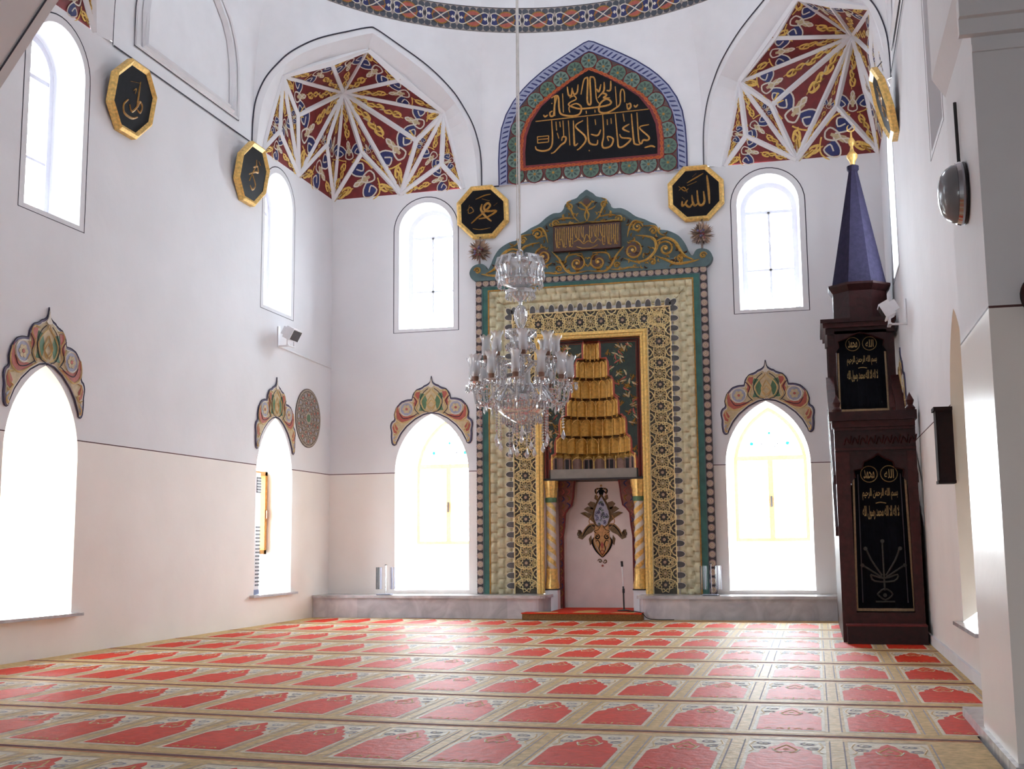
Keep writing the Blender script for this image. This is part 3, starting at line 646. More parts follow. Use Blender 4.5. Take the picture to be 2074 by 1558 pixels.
# round rosette on the left wall
g=G(FL); W=thing('wall_rosette',FL(16.57,3.04,0),'round painted rosette on the left wall next to the far corner','wall ornament')
RG=M('rosette_taupe',(166,152,136),.6,0,.15,30); RD=M('rosette_umber',(104,92,86),.6,0,.2,30)
g.disc(16.57,3.04,.455,0,.012,RD,48); g.disc(16.57,3.04,.44,.012,.014,RG,48); g.obj('rosette_ground',W)
g=G(FL)
for r,n_,s in ((.36,20,.055),(.24,16,.045),(.13,10,.036)):
    g.ring(16.57,3.04,r+.055,.014,.014,.02,RD,40)
    for i in range(n_): 
        a=2*PI*i/n_; g.ring(16.57+r*cos(a),3.04+r*sin(a),s*.9,.014,.014,.019,RD,10); g.disc(16.57+r*cos(a),3.04+r*sin(a),s*.4,.014,.018,BRICK if i%2 else BLUEG,8)
g.disc(16.57,3.04,.06,.014,.02,GREENP,14); g.obj('rosette_petals',W)

# ------------------------------------------------------------------ octagonal calligraphy boards
def octa(fr,c,z,tilt,strokes,lab,R=.42,sx=1,cord=False):
    W=thing('calligraphy_board',fr(c,z,.05),lab,'wall plaque','octagonal calligraphy boards')
    f=lambda u,v,n:fr(c+u*sx,z+v*cos(tilt),.045+max(0,.42*sin(tilt))+v*sin(tilt)+n)
    ro=R/cos(PI/8); oc=lambda r,k=1:[(r*cos(PI/8+i*PI/4),r*sin(PI/8+i*PI/4)) for i in range(8)]
    g=G(f); a,b_,c_=oc(ro),oc(ro*.93),oc(ro*.83)
    for i in range(8):
        j=(i+1)%8; g.quad((*a[i],-.045),(*a[j],-.045),(*a[j],.02),(*a[i],.02),GOLD); g.quad((*a[i],.02),(*a[j],.02),(*b_[j],.045),(*b_[i],.045),GOLD); g.quad((*b_[i],.045),(*b_[j],.045),(*c_[j],.012),(*c_[i],.012),GOLD)
    g.obj('gilt_frame',W)
    g=G(f); g.poly(c_,.012,.013,BLACK); g.poly(a,-.045,-.044,DARKB); g.obj('black_panel',W)
    g=G(f)
    for st in strokes:
        g.stroke([(x*R,y*R) for x,y in st[1:]],st[0]*R,.014,.022,GOLDD,taper=.5)
    g.obj('gold_lettering',W)
    if cord:
        g=G(f); g.tube([f(0,R,0),f(.03,R+.12,-.14)],.006,5,DARKB); g.obj('hanging_wire',W)
MUH=[(.09,(.0,.3),(-.05,.1),(.1,-.15),(.35,-.38)),(.09,(-.45,-.4),(-.2,-.2),(.05,-.02),(.3,.2),(.22,.32),(.08,.2),(.15,.02),(.55,.0),(.2,-.2),(-.15,-.25)),(.05,(-.25,.5),(.1,.62),(.35,.65)),(.04,(-.6,.1),(-.45,.22),(-.35,.05),(-.55,0),(-.5,.3)),(.04,(.0,.5),(.3,.4)),(.035,(-.4,-.6),(-.1,-.66),(.3,-.62)),(.035,(.45,.2),(.6,.3))]
ALL=[(.09,(.42,.62),(.46,.1),(.47,-.42)),(.09,(.28,.05),(.3,-.3),(.2,-.45),(.08,-.35),(.05,.1)),(.08,(.08,-.35),(-.05,-.45),(-.12,-.3),(-.14,-.05)),(.08,(-.12,-.35),(-.25,-.48),(-.38,-.35),(-.3,-.22)),(.08,(-.38,-.35),(-.5,-.42),(-.5,-.25)),(.05,(-.3,.4),(.0,.55),(.3,.7)),(.045,(-.6,.3),(-.4,.12),(-.25,.2)),(.045,(-.6,.15),(-.42,.26),(-.3,.05)),(.04,(-.5,-.1),(-.4,-.2)),(.03,(-.1,.6),(.05,.72)),(.05,(-.3,.3),(.05,.42))]
ALI=[(.08,(.15,.55),(.18,.1),(.2,-.2)),(.08,(.2,-.2),(.38,-.25),(.42,-.05),(.28,.02),(.2,-.15),(.0,-.35),(-.15,-.2)),(.08,(-.25,-.1),(-.4,-.3),(-.3,-.5),(.05,-.52),(.3,-.4)),(.04,(-.1,.2),(.02,.3),(.0,.15)),(.03,(-.3,.4),(.1,.5))]
OMR=[(.08,(.05,.5),(.1,.3),(-.1,.2)),(.08,(-.3,-.1),(.1,.1),(.3,.15),(.1,.3),(-.2,-.3)),(.08,(-.1,.0),(.25,-.3),(.1,-.5),(-.1,-.4)),(.04,(.2,.5),(.35,.4))]
octa(FB,-4.905,6.315,.1,MUH,'octagonal calligraphy board right of the upper left window, above the niche')
octa(FB,-1.545,6.335,.1,ALL,'octagonal calligraphy board between niche pediment and upper right window')
octa(FL,11.40,6.2,.16,ALI,'octagonal calligraphy board next to the tall window at the upper left')
octa(FL,14.37,6.235,.16,OMR,'octagonal calligraphy board on the left wall near the far corner, glass glinting')
octa(FR,-14.0,6.22,.25,OMR,'octagonal board tilting steeply off the right wall above the pulpit',cord=True)

# ------------------------------------------------------------------ pointed inscription panel above the niche
W=thing('inscription_panel',FB(-3.154,6.74,0),'pointed black calligraphy panel with green rosette border above the prayer niche','wall panel')
PO=[(1.486,6.74),(1.489,7.15),(1.475,7.42),(1.437,7.68),(1.36,7.9),(1.235,8.11),(1.08,8.29),(.95,8.41),(.74,8.57),(.51,8.71),(.26,8.85),(.08,8.95),(0,8.975)]
def symp(h,c=-3.154): return [(c+u,v) for u,v in h]+[(c-u,v) for u,v in h[-2::-1]]
PI_=[(1.08,6.985),(1.085,7.27),(1.06,7.53),(.975,7.76),(.80,8.0),(.58,8.17),(.34,8.33),(.15,8.44),(0,8.515)]
PB=[(1.345,6.755),(1.345,7.15),(1.33,7.39),(1.295,7.62),(1.22,7.83),(1.115,8.02),(.975,8.18),(.85,8.29),(.66,8.43),(.45,8.56),(.22,8.69),(.07,8.77),(0,8.80)]
n0=.055
BLW=M('pale_blue_paint',(146,150,176),.5,0,.1,20)
g=G(FB); full=symp(PO); g.poly(full,0,n0,BLW,side=WHITE); g.stroke(full,.02,n0,n0+.006,NAVY,smooth=False); g.stroke(symp(PB),.018,n0+.004,n0+.012,NAVY,smooth=False)
mid=resamp([((a[0]+b_[0])/2,(a[1]+b_[1])/2) for a,b_ in zip(PO,PB)],34)
for s in (-1,1):
    for a,b_ in zip(mid,mid[1:]):
        d=V(b_)-V(a); d.normalize(); nn=V((-d.y,d.x)); p=V(a)
        q=[p-nn*.05,p-nn*.035+d*.03,p+nn*.05+d*.075,p+nn*.045+d*.04]; g.poly([(-3.154+s*x.x,x.y) for x in q],n0+.003,n0+.005,NAVY)
g.obj('striped_border',W)
PG=M('rosette_panel_brown',(66,40,34),.45,0,.3,16); RT=M('rosette_teal',(72,98,80),.5,0,.3,40); RT2=M('rosette_verdigris',(92,114,102),.5,0,.3,40); RDK=M('rosette_dark',(34,58,50),.45,0,.3)
g=G(FB); g.poly(symp(PB),n0,n0+.006,PG)
cs=[(-3.154+(-1.2+.3*i),6.87) for i in range(9)]
path=resamp([(1.21,6.87),(1.215,7.15),(1.2,7.45),(1.14,7.68),(1.05,7.86),(.9,8.06),(.74,8.2),(.55,8.33),(.34,8.46),(0,8.645)],9)
for s in (-1,1): cs+=[(-3.154+s*u,v) for u,v in path[1:(10 if s<0 else 9)]]
for i,(u,v) in enumerate(cs):
    m=RT2 if i%2 else RT; g.disc(u,v,.128,n0+.006,n0+.012,m,12); g.ring(u,v,.14,.014,n0+.006,n0+.014,RED,12)
    for a in range(8): 
        t=a*PI/4; g.poly([(u+.03*cos(t),v+.03*sin(t)),(u+.075*cos(t-.25),v+.075*sin(t-.25)),(u+.112*cos(t),v+.112*sin(t)),(u+.075*cos(t+.25),v+.075*sin(t+.25))],n0+.012,n0+.014,RDK)
    g.disc(u,v,.022,n0+.012,n0+.016,GOLDD,8)
for i in range(8):
    u=-3.154-1.05+.3*i
    for v in (6.775,6.965): g.disc(u,v,.03,n0+.006,n0+.011,CREAM,3,a0=PI/2 if v<6.8 else -PI/2)
g.obj('rosette_border',W)
OR_=M('copper_orange_paint',(176,84,40),.45,.1,.25,40)
g=G(FB); ip=symp(PI_); g.poly(symp([(u*1.06,v if v>7 else 6.94) for u,v in PI_]),n0+.006,n0+.016,RED)
bd=symp([(u*1.025,6.965 if v<7 else v-.0) for u,v in PI_]); bd=bd+[(-3.154,6.965)]
tw=resamp(bd+[bd[0]],110)
for ph in (0,PI):
    L=[]
    for i in range(len(tw)-1):
        d=V(tw[i+1])-V(tw[i]); d.normalize(); o_=.018*sin(i*PI/1.5+ph); L.append((tw[i][0]-d.y*o_,tw[i][1]+d.x*o_))
    g.stroke(L,.024,n0+.016,n0+.024,OR_,True,k=3)
g.obj('twisted_red_border',W)
g=G(FB); ins=symp([(u*.965,7.02 if v<7 else v-.03) for u,v in PI_]); g.poly(ins,n0+.016,n0+.02,BLACK); g.obj('black_ground',W)
VS="490,848 1525,740|640,640 690,620 670,700 660,790 630,800 625,770 650,755|670,800 672,640 690,618 707,640 712,740 735,785 830,800 900,780 915,720 870,690 805,720 810,770|745,600 750,770|790,540 800,610 825,615 835,550|835,560 850,605 880,590 890,520|915,610 925,560 945,480 970,460 980,480 972,660 990,700 1005,670 1000,480 1015,455 1045,480 1055,640 1080,690|1060,560 1080,585 1100,520|1105,600 1128,570 1130,500|1150,575 1185,570 1190,490|810,640 850,620 870,650 820,675 800,700 850,725 930,735 1140,710 1190,680 1150,650 1090,690 1080,760 1150,770 1230,730 1270,690 1275,600 1290,565 1310,590 1312,680|1230,540 1240,720|1330,690 1340,740 1365,720 1360,690 1338,700|1395,705 1410,720 1430,700|565,790 580,805 605,790|1070,640 1110,600 1150,615 1120,640 1180,640|640,840 645,1020 620,1090 560,1110 500,1100 485,1070|505,985 610,975|505,1010 610,1000|505,1040 610,1030|505,985 507,1042|610,975 608,1030|690,950 705,1000|630,1130 660,1120 720,1060 760,1030 770,990 740,985 730,1020|745,840 750,980|795,840 805,1060|840,840 845,1000 850,1060 880,1040|930,840 860,890 940,970 950,1020 900,1080 870,1100|970,810 975,980 990,1040 1050,1050 1060,1010|1000,960 1060,970 1090,920|1110,790 1115,960 1100,1050 1120,1080 1180,1060 1200,1000 1150,980 1160,1020|1225,780 1240,1000 1250,1070 1300,1060 1360,1000 1280,990 1260,960|1350,870 1290,910 1350,940|1295,780 1305,850|1370,780 1385,1010 1400,1045 1440,1050|1420,770 1430,1000 1450,1040 1470,1010 1510,1010 1520,980 1440,900 1525,875|1480,1075 1540,1060 1575,1070|680,850 685,930|715,850 720,900|1040,830 1045,880|1150,830 1152,880|1185,820 1187,870|640,690 650,685|960,755 962,780|1040,745 1042,770|980,1100 985,1110"
def pv(s):
    x,y=map(float,s.split(',')); u=-4.2+(x-390)*(2.17/1250.); zz=6.985+(1260-.096*(x-390)-y)*.00185; return (u,zz)
g=G(FB)
for st in VS.split('|'):
    g.stroke([pv(q) for q in st.split()],.030,n0+.021,n0+.030,M('inscription_gold',(190,140,70),.42,.2,.2,30),taper=.45)
g.obj('gold_inscription',W)
# ------------------------------------------------------------------ prayer niche (mihrab)
MH=thing('prayer_niche',(MC,YB-.1,.35),'tall gilded prayer niche with lattice and scrolled green pediment on the far wall','prayer niche')
Z0=.348
def ushape(h0,h1,z0,z1):   # inverted-U band: half-widths, top heights
    return [[(MC-h0,Z0),(MC-h1,Z0),(MC-h1,z1),(MC-h0,z0)],[(MC-h0,z0),(MC-h1,z1),(MC+h1,z1),(MC+h0,z0)],[(MC+h0,z0),(MC+h1,z1),(MC+h1,Z0),(MC+h0,Z0)]]
g=G(FB)
for q in ushape(1.8,1.7,5.21,5.1): g.poly(q,0,.10,DARKB)
N=31
pos=[(MC+s*1.75,Z0+.06+(5.155-Z0-.06)*i/37) for s in (-1,1) for i in range(38)]+[(MC-1.75+3.5*i/N,5.155) for i in range(1,N)]
for u,v in pos:
    g.disc(u,v,.053,.10,.108,MAUVE,10); g.ring(u,v,.03,.012,.108,.112,TAN,8); g.disc(u,v,.011,.108,.114,TAN,6)
g.obj('rosette_chain',MH)
g=G(FB)
for q in ushape(1.7,1.585,5.1,5.02): g.poly(q,0,.115,M('green_band',(40,88,80),.5,0,.3,7))
for q in ushape(1.7,1.685,5.1,5.087): g.poly(q,.115,.122,TEAL)
for q in ushape(1.6,1.58,5.035,5.012): g.poly(q,.10,.125,GOLDD)
g.obj('green_band',MH)
# concave stalactite band
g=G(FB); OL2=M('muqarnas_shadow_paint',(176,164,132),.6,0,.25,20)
def muq(map_,L,wd):
    n=int(L/.024); T=14; rows=[]
    for i in range(n+1):
        s=L*i/n; row=[]
        for j in range(T+1):
            t=j/T; tier=min(2,int(t*3)); ft=t*3-tier; ph=(s/.152+.5*(tier%2))%1; b_=abs(2*ph-1)
            nn=.10*(1-t)**1.2+.008+.045*(1-b_**2)*(1-abs(2*ft-1)**3)*(1 if tier<2 else .4)-.016*(ft>.85)
            row.append(g.P(*map_(s,t*wd),nn))
        rows.append(row)
    for i in range(n):
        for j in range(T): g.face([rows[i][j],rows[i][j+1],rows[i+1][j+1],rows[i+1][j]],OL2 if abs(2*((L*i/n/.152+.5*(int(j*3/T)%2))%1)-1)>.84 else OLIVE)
LH=1.585; WM=.365
for s in (-1,1): muq(lambda a,t,s=s:(MC+s*(LH-t),Z0+min(a,5.02-t-Z0)),5.02-Z0,WM-.04)
muq(lambda a,t:(MC+max(-(LH-t),min(LH-t,-LH+a)),5.02-t),2*LH,WM-.04)
g.sm=True; g.obj('stalactite_band',MH)
HI=1.235; ZI=4.645; CGY=M('cell_grey',(74,70,70),.5,0,.3)   # row of little arched cells
def cell(u,v,a):
    g=G(FB); c,s_=cos(a),sin(a); f=lambda p:(u+1.12*(p[0]*c-p[1]*s_),v+1.12*(p[0]*s_+p[1]*c))
    sh=[(-.042,0),(.042,0),(.044,.05),(.034,.085),(.014,.105),(0,.108),(-.014,.105),(-.034,.085),(-.044,.05)]
    g.poly([f(p) for p in sh],.03,.045,CREAM); g.poly([f((p[0]*.86,p[1]*.93)) for p in sh],.045,.047,CGY); g.obj('arched_cell',MH)
for i in range(28):
    for s in (-1,1): cell(MC+s*HI,Z0+.12+.153*i,-s*PI/2)
for i in range(17): cell(MC-1.2+.15*i,ZI,0)
for s in (-1,1): cell(MC+s*1.24,ZI+.01,-s*PI/4)
# star lattice
g=G(FB); LB=M('lattice_dark',(60,54,40),.6,0,.4,30); LS=M('lattice_strip',(228,208,158),.5,.05,.15,30); RO=M('lattice_boss',(168,140,112),.5,0,.2,30)
for q in ushape(1.24,.86,4.65,4.28): g.poly(q,0,.012,LB)
def star(u,v,n_,r0,r1,wd,a0=0): g.stroke([(u+(r0 if i%2 else r1)*cos(a0+i*PI/n_),v+(r0 if i%2 else r1)*sin(a0+i*PI/n_)) for i in range(2*n_)],wd,.012,.024,LS,True,smooth=False)
def unit(u,v,du,dv,hw):   # (du,dv): direction along the band
    P=lambda a,b_:(u+du*a-dv*b_,v+dv*a+du*b_)
    c=P(0,0); g.disc(*c,.042,.012,.016,DARKB,12); g.disc(*c,.024,.016,.024,RO,10); star(*c,8,.062,.085,.018); star(*c,8,.085,.118,.016,PI/8)
    c=P(.165,0); g.disc(*c,.022,.012,.022,TAN,8); star(*c,10,.03,.062,.018); star(*c,10,.066,.104,.016,PI/20)
    for s in (-1,1):
        c=P(.165,s*(hw-.0)); g.disc(*P(.165,s*(hw-.02)),.03,.012,.015,DARKB,10); g.disc(*P(.165,s*(hw-.02)),.016,.015,.022,RO,8)
        g.stroke([P(.165-.075,s*hw),P(.165-.05,s*(hw-.05)),P(.165,s*(hw-.078)),P(.165+.05,s*(hw-.05)),P(.165+.075,s*hw)],.018,.012,.024,LS,smooth=False)
        c=P(0,s*(hw-.05)); star(*c,5,.018,.04,.014,s); 
        g.stroke([P(0,s*hw),P(.055,s*(hw-.04)),P(.085,s*(hw-.1)),P(.165,s*.095)],.017,.012,.022,LS,smooth=False); g.stroke([P(.33,s*hw),P(.275,s*(hw-.04)),P(.245,s*(hw-.1)),P(.165,s*.095)],.017,.012,.022,LS,smooth=False)
        g.stroke([P(.0,s*.118),P(.06,s*.13),P(.085,s*.06),P(.085,0)],.017,.012,.022,LS,smooth=False); g.stroke([P(.33,s*.118),P(.27,s*.13),P(.245,s*.06),P(.245,0)],.017,.012,.022,LS,smooth=False)
for i in range(13):
    for s in (-1,1): unit(MC+s*1.05,Z0+.13+.33*i,0,1,.18)
for i in range(7): unit(MC-1.05+.33*i-.1,4.465,1,0,.18)
for q in ushape(1.245,1.22,4.655,4.63)+ushape(.885,.86,4.305,4.28): g.poly(q,.012,.035,LS)
g.obj('star_lattice',MH)
g=G(FB)
for a,b_,n1 in ((.87,.765,.06),(.85,.82,.085),(.80,.78,.075)):
    d=a-.765; e=b_-.765
    for q in ushape(a,b_,4.205+d,4.205+e): g.poly(q,-.1,n1,GOLD)
g.obj('gilt_moulding',MH)
# floral field with stepped opening
tiers=[(4.17,3.90,.115,.10),(3.90,3.62,.235,.17),(3.62,3.31,.315,.24),(3.31,3.03,.385,.31),(3.03,2.74,.495,.40),(2.74,2.47,.565,.48),(2.47,2.21,.64,.56)]
rt=[]
for z1,z0,hw,d in tiers: rt+=[(hw*.86,z1),(hw*.97,z1-.06),(hw,z1-.12),(hw,z0)]
op=[(MC+u,v) for u,v in rt]; opl=[(MC-u,v) for u,v in rt[::-1]]
FG=M('floral_green',(30,44,36),.55,0,.35,20); NF=-.03
g=G(FB); g.poly([(MC-.765,2.06),(MC-.765,4.21),(MC+.765,4.21),(MC+.765,2.06),(MC+.66,2.06)]+op[::-1]+opl[::-1]+[(MC-.66,2.06)],NF,NF,FG)
rnd=random.Random(5)
for s in (-1,1):
    for i in range(150):
        v=rnd.uniform(2.22,4.12); u=rnd.uniform(.1,.68); hw=[t[2] for t in tiers if t[1]<=v<=t[0]][0]
        if u<hw+.05: continue
        a=rnd.uniform(0,6.3); u=MC+s*u
        g.stroke([(u-.05*cos(a),v-.05*sin(a)),(u+.012*sin(a),v),(u+.06*cos(a),v+.05*sin(a))],.03,NF,NF+.012,[TAN,GOLDD,BRICK,TAN][i%4],k=3,taper=.8)
        for q in (-1,1): g.stroke([(u,v),(u+.035*cos(a+q*1.1),v+.035*sin(a+q*1.1)),(u+.06*cos(a+q*.6),v+.06*sin(a+q*.6))],.016,NF,NF+.01,GOLDD if i%2 else GREENP,k=3,taper=.7)
g.obj('floral_field',MH)
g=G(FB); 
for h,wd,m in ((.745,.02,BRICK),(.715,.022,RED),(.69,.014,BRICK)):
    g.stroke([(MC-h,2.08),(MC-h,4.19-(.745-h)),(MC+h,4.19-(.745-h)),(MC+h,2.08)],wd,NF,NF+.02,m,smooth=False)
g.stroke([(u+.022,v) for u,v in op],.032,NF,NF+.02,BRICK,smooth=False); g.stroke([(u-.022,v) for u,v in opl],.032,NF,NF+.02,BRICK,smooth=False)
g.obj('red_border',MH)
# gilded stepped half dome
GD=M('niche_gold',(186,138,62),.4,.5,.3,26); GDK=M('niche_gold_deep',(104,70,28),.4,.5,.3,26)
for ti,(z1,z0,hw,d) in enumerate(tiers):
    g=G(FB); n_=5+ti; seg=n_*6
    def pt(k,hw=hw,d=d,n_=n_,seg=seg,bulge=.11):
        a=PI*k/seg; fl=1-bulge*abs(sin(n_*a)); return (MC+hw*cos(a)*fl,NF-d*sin(a)*fl)
    lo=ti==6
    for k in range(seg):
        (u0,m0),(u1,m1)=pt(k),pt(k+1)
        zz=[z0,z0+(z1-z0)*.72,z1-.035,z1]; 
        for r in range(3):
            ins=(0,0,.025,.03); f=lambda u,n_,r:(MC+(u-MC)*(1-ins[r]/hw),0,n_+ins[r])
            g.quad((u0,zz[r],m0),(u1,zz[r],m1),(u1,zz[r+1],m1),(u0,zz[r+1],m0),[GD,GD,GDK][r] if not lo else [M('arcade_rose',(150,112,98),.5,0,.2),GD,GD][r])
    if ti<6:   # underside ledge out to the next tier
        h2,d2=tiers[ti+1][2:]
        for k in range(seg):
            a,b_=PI*k/seg,PI*(k+1)/seg; (u0,m0),(u1,m1)=pt(k),pt(k+1)
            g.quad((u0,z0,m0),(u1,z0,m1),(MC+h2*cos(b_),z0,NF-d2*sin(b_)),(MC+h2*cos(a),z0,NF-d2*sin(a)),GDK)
        for k in range(0,seg,6):   # pendant knobs
            (u0,m0)=pt(k); g.lathe([(0,-.045),(.014,-.03),(.012,0)],FB(u0,z0+.01,m0+.005),6,GD)
    if ti==0: g.quad((MC-hw,z1,.02),(MC+hw,z1,.02),(MC+hw,z1,NF-d-.05),(MC-hw,z1,NF-d-.05),GDK)
    for k in range(n_+1):   # ribs and little arches between flutes
        k0=k*6; (u0,m0)=pt(k0); g.tube([FB(u0,z0,m0+.004),FB(u0,z1-.03,m0+.004)],.009 if not lo else .016,5,GOLD)
        if k<n_:
            L=[]
            for q in range(7):
                uu,mm_=pt(k0+q); L.append(FB(uu,z0+(z1-z0)*(.6 if not lo else .55)+(z1-z0)*.28*sin(PI*q/6)**.6,mm_+.008))
            g.tube(L,.008,4,GOLD)
            if lo and k%2==0:
                uu=[pt(k0+q) for q in (1,2,4,5)]
                for (ua,ma),(ub,mb) in zip(uu,uu[1:]): g.quad((ua,z0+.01,ma+.006),(ub,z0+.01,mb+.006),(ub,z0+.17,mb+.006),(ua,z0+.17,ma+.006),DARKB)
    g.sm=True; g.obj('gilded_tier',MH)
g=G(FB); g.box(MC-.66,MC+.66,2.07,2.21,-.6,-.0,M('shelf_stone',(128,120,112),.5,0,.12,6)); g.box(MC-.765,MC+.765,2.045,2.07,-.6,.02,DARKB); g.obj('stone_shelf',MH)
# lower recess
PK=M('niche_plaster',(238,224,220),.6,0,.05,4); ND=-.58
g=G(FB)
for q in (((MC-.62,.0,ND),(MC+.62,.0,ND),(MC+.62,2.06,ND),(MC-.62,2.06,ND)),((MC-.765,.0,0),(MC-.62,.0,ND),(MC-.62,2.06,ND),(MC-.765,2.06,0)),((MC+.765,.0,0),(MC+.62,.0,ND),(MC+.62,2.06,ND),(MC+.765,2.06,0))): g.quad(*q,PK)
g.obj('niche_back',MH)
SPN=M('spandrel_brown',(112,58,44),.55,0,.35,24)
hp=[(.53,.12),(.53,1.2),(.505,1.36),(.49,1.55),(.44,1.62),(.385,1.67),(.36,1.8),(.345,1.95),(.33,2.05)]
g=G(FB)
for s in (-1,1):
    pts=[(MC+s*.60,.12)]+[(MC+s*u,v) for u,v in hp]+[(MC+s*.60,2.05)]; g.poly(pts[::s],-.33,-.27,SPN)
    g.stroke([(MC+s*(u+.012),v) for u,v in hp],.022,-.27,-.262,RED,smooth=False)
    for i in range(16):
        v=.3+i*.11; u=MC+s*(.565 if v<1.4 else .53); g.stroke([(u-.02,v),(u+.02,v+.04),(u-.01,v+.08)],.018,-.27,-.264,[GOLDD,NAVY,BRICK][i%3],k=3,taper=.6)
        if v>1.6: g.stroke([(u+s*-.07,v),(u-s*.11,v+.05),(u-s*.06,v+.09)],.02,-.27,-.264,[NAVY,GOLDD,BRICK][i%3],k=3,taper=.6)
g.obj('painted_spandrel',MH)
for s in (-1,1):
    u=MC+s*.67; c=lambda z:FB(u,z,-.06)
    col=G(); col.fr=FB; col.box(u-.10,u+.095,0.0,.40,-.2,-.005,WHITE); col.box(u-.11,u+.1,.40,.42,-.2,.0,DARKB); col.obj('column_pedestal',MH)
    g=G(); g.lathe([(.10,.42),(.105,.47),(.088,.55),(.082,.66),(.086,.72)],(u,YB+.06,0),20,GOLD,flute=.04,nf=8); g.obj('column_base',MH)
    g=G(); g.lathe([(.078,1.78),(.09,1.84),(.086,1.88),(.1,1.94),(.112,2.04)],(u,YB+.06,0),24,GOLD,flute=.08,nf=8); g.obj('column_capital',MH)
    g=G(); g.lathe([(.086,1.715),(.09,1.75),(.086,1.785)],(u,YB+.06,0),20,GREENP); g.obj('column_collar',MH)
    g=G(); NS_=40; rows=[]
    for i in range(NS_+1):
        z=.72+i/NS_; tw_=s*i/NS_*6*PI; rows.append([g.P(u+.072*(1+.1*cos(2*a_))*cos(a_+tw_),YB+.06+.072*(1+.1*cos(2*a_))*sin(a_+tw_),z) for a_ in [2*PI*q/16 for q in range(16)]])
    for i in range(NS_):
        for q in range(16): g.face([rows[i][q],rows[i][(q+1)%16],rows[i+1][(q+1)%16],rows[i+1][q]],GOLD if (q%8)<4 else CREAM)
    g.sm=True; g.obj('twisted_column',MH)
# painted medallion in the recess
g=G(FB); mu,mz=MC+.015,1.32; MB=M('medallion_bronze',(112,86,54),.5,.1,.3,30); MO=M('medallion_ochre',(196,146,92),.5,.05,.2,30); n1=ND+.004
for s in (-1,1):
    P=lambda L:[(mu+s*x,mz+y) for x,y in L]
    for L in ([(.09,.28),(.16,.30),(.22,.38),(.17,.42),(.10,.40)],[(.10,.20),(.19,.24),(.28,.30),(.22,.34),(.12,.32)],[(.09,.08),(.2,.16),(.34,.24),(.26,.26),(.14,.22)],[(.06,.42),(.11,.46),(.10,.52),(.05,.5)]): g.poly(P(L)[::s],n1,n1+.004,MB)
    g.poly(P([(.06,.05),(.16,.08),(.25,.02),(.30,-.08),(.37,-.09),(.38,-.02),(.34,-.02),(.38,-.14),(.31,-.17),(.24,-.1),(.16,-.06),(.12,-.02),(.06,-.04)])[::s],n1,n1+.005,MB)
    g.spiral(mu+s*.345,mz-.085,.045,1.4,.022,n1+.003,n1+.009,MB,a0=PI/2,dirn=-s)
    g.stroke(P([(.08,.03),(.18,.04),(.26,-.04),(.3,-.12)]),.02,n1+.004,n1+.009,BLACK,k=4,taper=.5); g.stroke(P([(.08,.055),(.18,.07),(.27,-.01),(.31,-.09)]),.012,n1+.004,n1+.009,MO,k=4)
    g.stroke(P([(.08,-.1),(.15,-.2),(.1,-.33),(.0,-.44)]),.034,n1+.006,n1+.012,BLACK,k=5,taper=.4); g.stroke(P([(.05,-.06),(.13,-.17),(.09,-.31),(.0,-.43)]),.02,n1+.008,n1+.016,MO,k=5)
    g.spiral(mu+s*.075,mz-.13,.042,1.3,.02,n1+.008,n1+.014,BLACK,a0=PI/2,dirn=s); g.stroke(P([(.0,-.41),(.05,-.32),(.035,-.24),(.065,-.18),(.1,-.2)]),.015,n1+.008,n1+.014,BLACK,k=4,taper=.5); g.poly(P([(.0,-.2),(.03,-.25),(.0,-.32)])[::s],n1+.008,n1+.012,BRICK); g.stroke(P([(.0,-.33),(.03,-.36),(.0,-.4)]),.014,n1+.008,n1+.014,BRICK,k=3); g.stroke(P([(.02,.04),(.06,-.02),(.12,-.04),(.09,-.07)]),.016,n1+.008,n1+.014,MB,k=4); g.poly(P([(.0,.06),(.05,.03),(.11,.05),(.09,-.01),(.13,-.05),(.06,-.05),(.0,-.1)])[::s],n1+.007,n1+.009,MO); g.stroke(P([(.12,.0),(.2,.1),(.16,.2)]),.012,n1+.004,n1+.009,MO,k=4); g.stroke(P([(.13,.1),(.24,.2),(.3,.25)]),.010,n1+.004,n1+.009,GOLDD,k=4)
    g.poly(P([(.17,-.1),(.21,-.16),(.19,-.26),(.15,-.22)])[::s],n1,n1+.004,MB)
    g.stroke(P([(.0,.62),(.09,.6),(.08,.54),(.05,.57)]),.02,n1+.003,n1+.009,BLACK,k=4); g.stroke(P([(.02,.6),(.07,.62),(.075,.52),(.06,.46)]),.014,n1+.004,n1+.01,MO,k=4)
    g.spiral(mu+s*.04,mz-.5,.035,1.2,.018,n1+.003,n1+.009,MB,a0=PI,dirn=s)
drop=[(0,.52),(.04,.45),(.09,.36),(.125,.26),(.135,.17),(.115,.09),(.07,.03),(0,.005)]
dd=[(mu+x,mz+y) for x,y in sm(drop,4)]; dd=dd+[(2*mu-x,y) for x,y in dd[-2:0:-1]]
g.poly([(mu,mz-.44),(mu+.11,-.22+mz),(mu+.12,-.08+mz),(mu+.1,mz+.05),(mu,mz+.0),(mu-.1,mz+.05),(mu-.12,mz-.08),(mu-.11,mz-.22)],n1+.002,n1+.007,MO)
g.poly([(mu-.02,mz+.50),(mu+.02,mz+.50),(mu+.05,mz+.58),(mu,mz+.64),(mu-.05,mz+.58)],n1,n1+.006,BLACK)
g.stroke(dd,.03,n1+.003,n1+.014,MB,True,smooth=False); g.poly([(mu+(x-mu)*.86,mz+.25+(y-mz-.25)*.9) for x,y in dd],n1,n1+.008,M('medallion_pearl',(176,178,200),.4,0,.12,60))
rnd=random.Random(2)
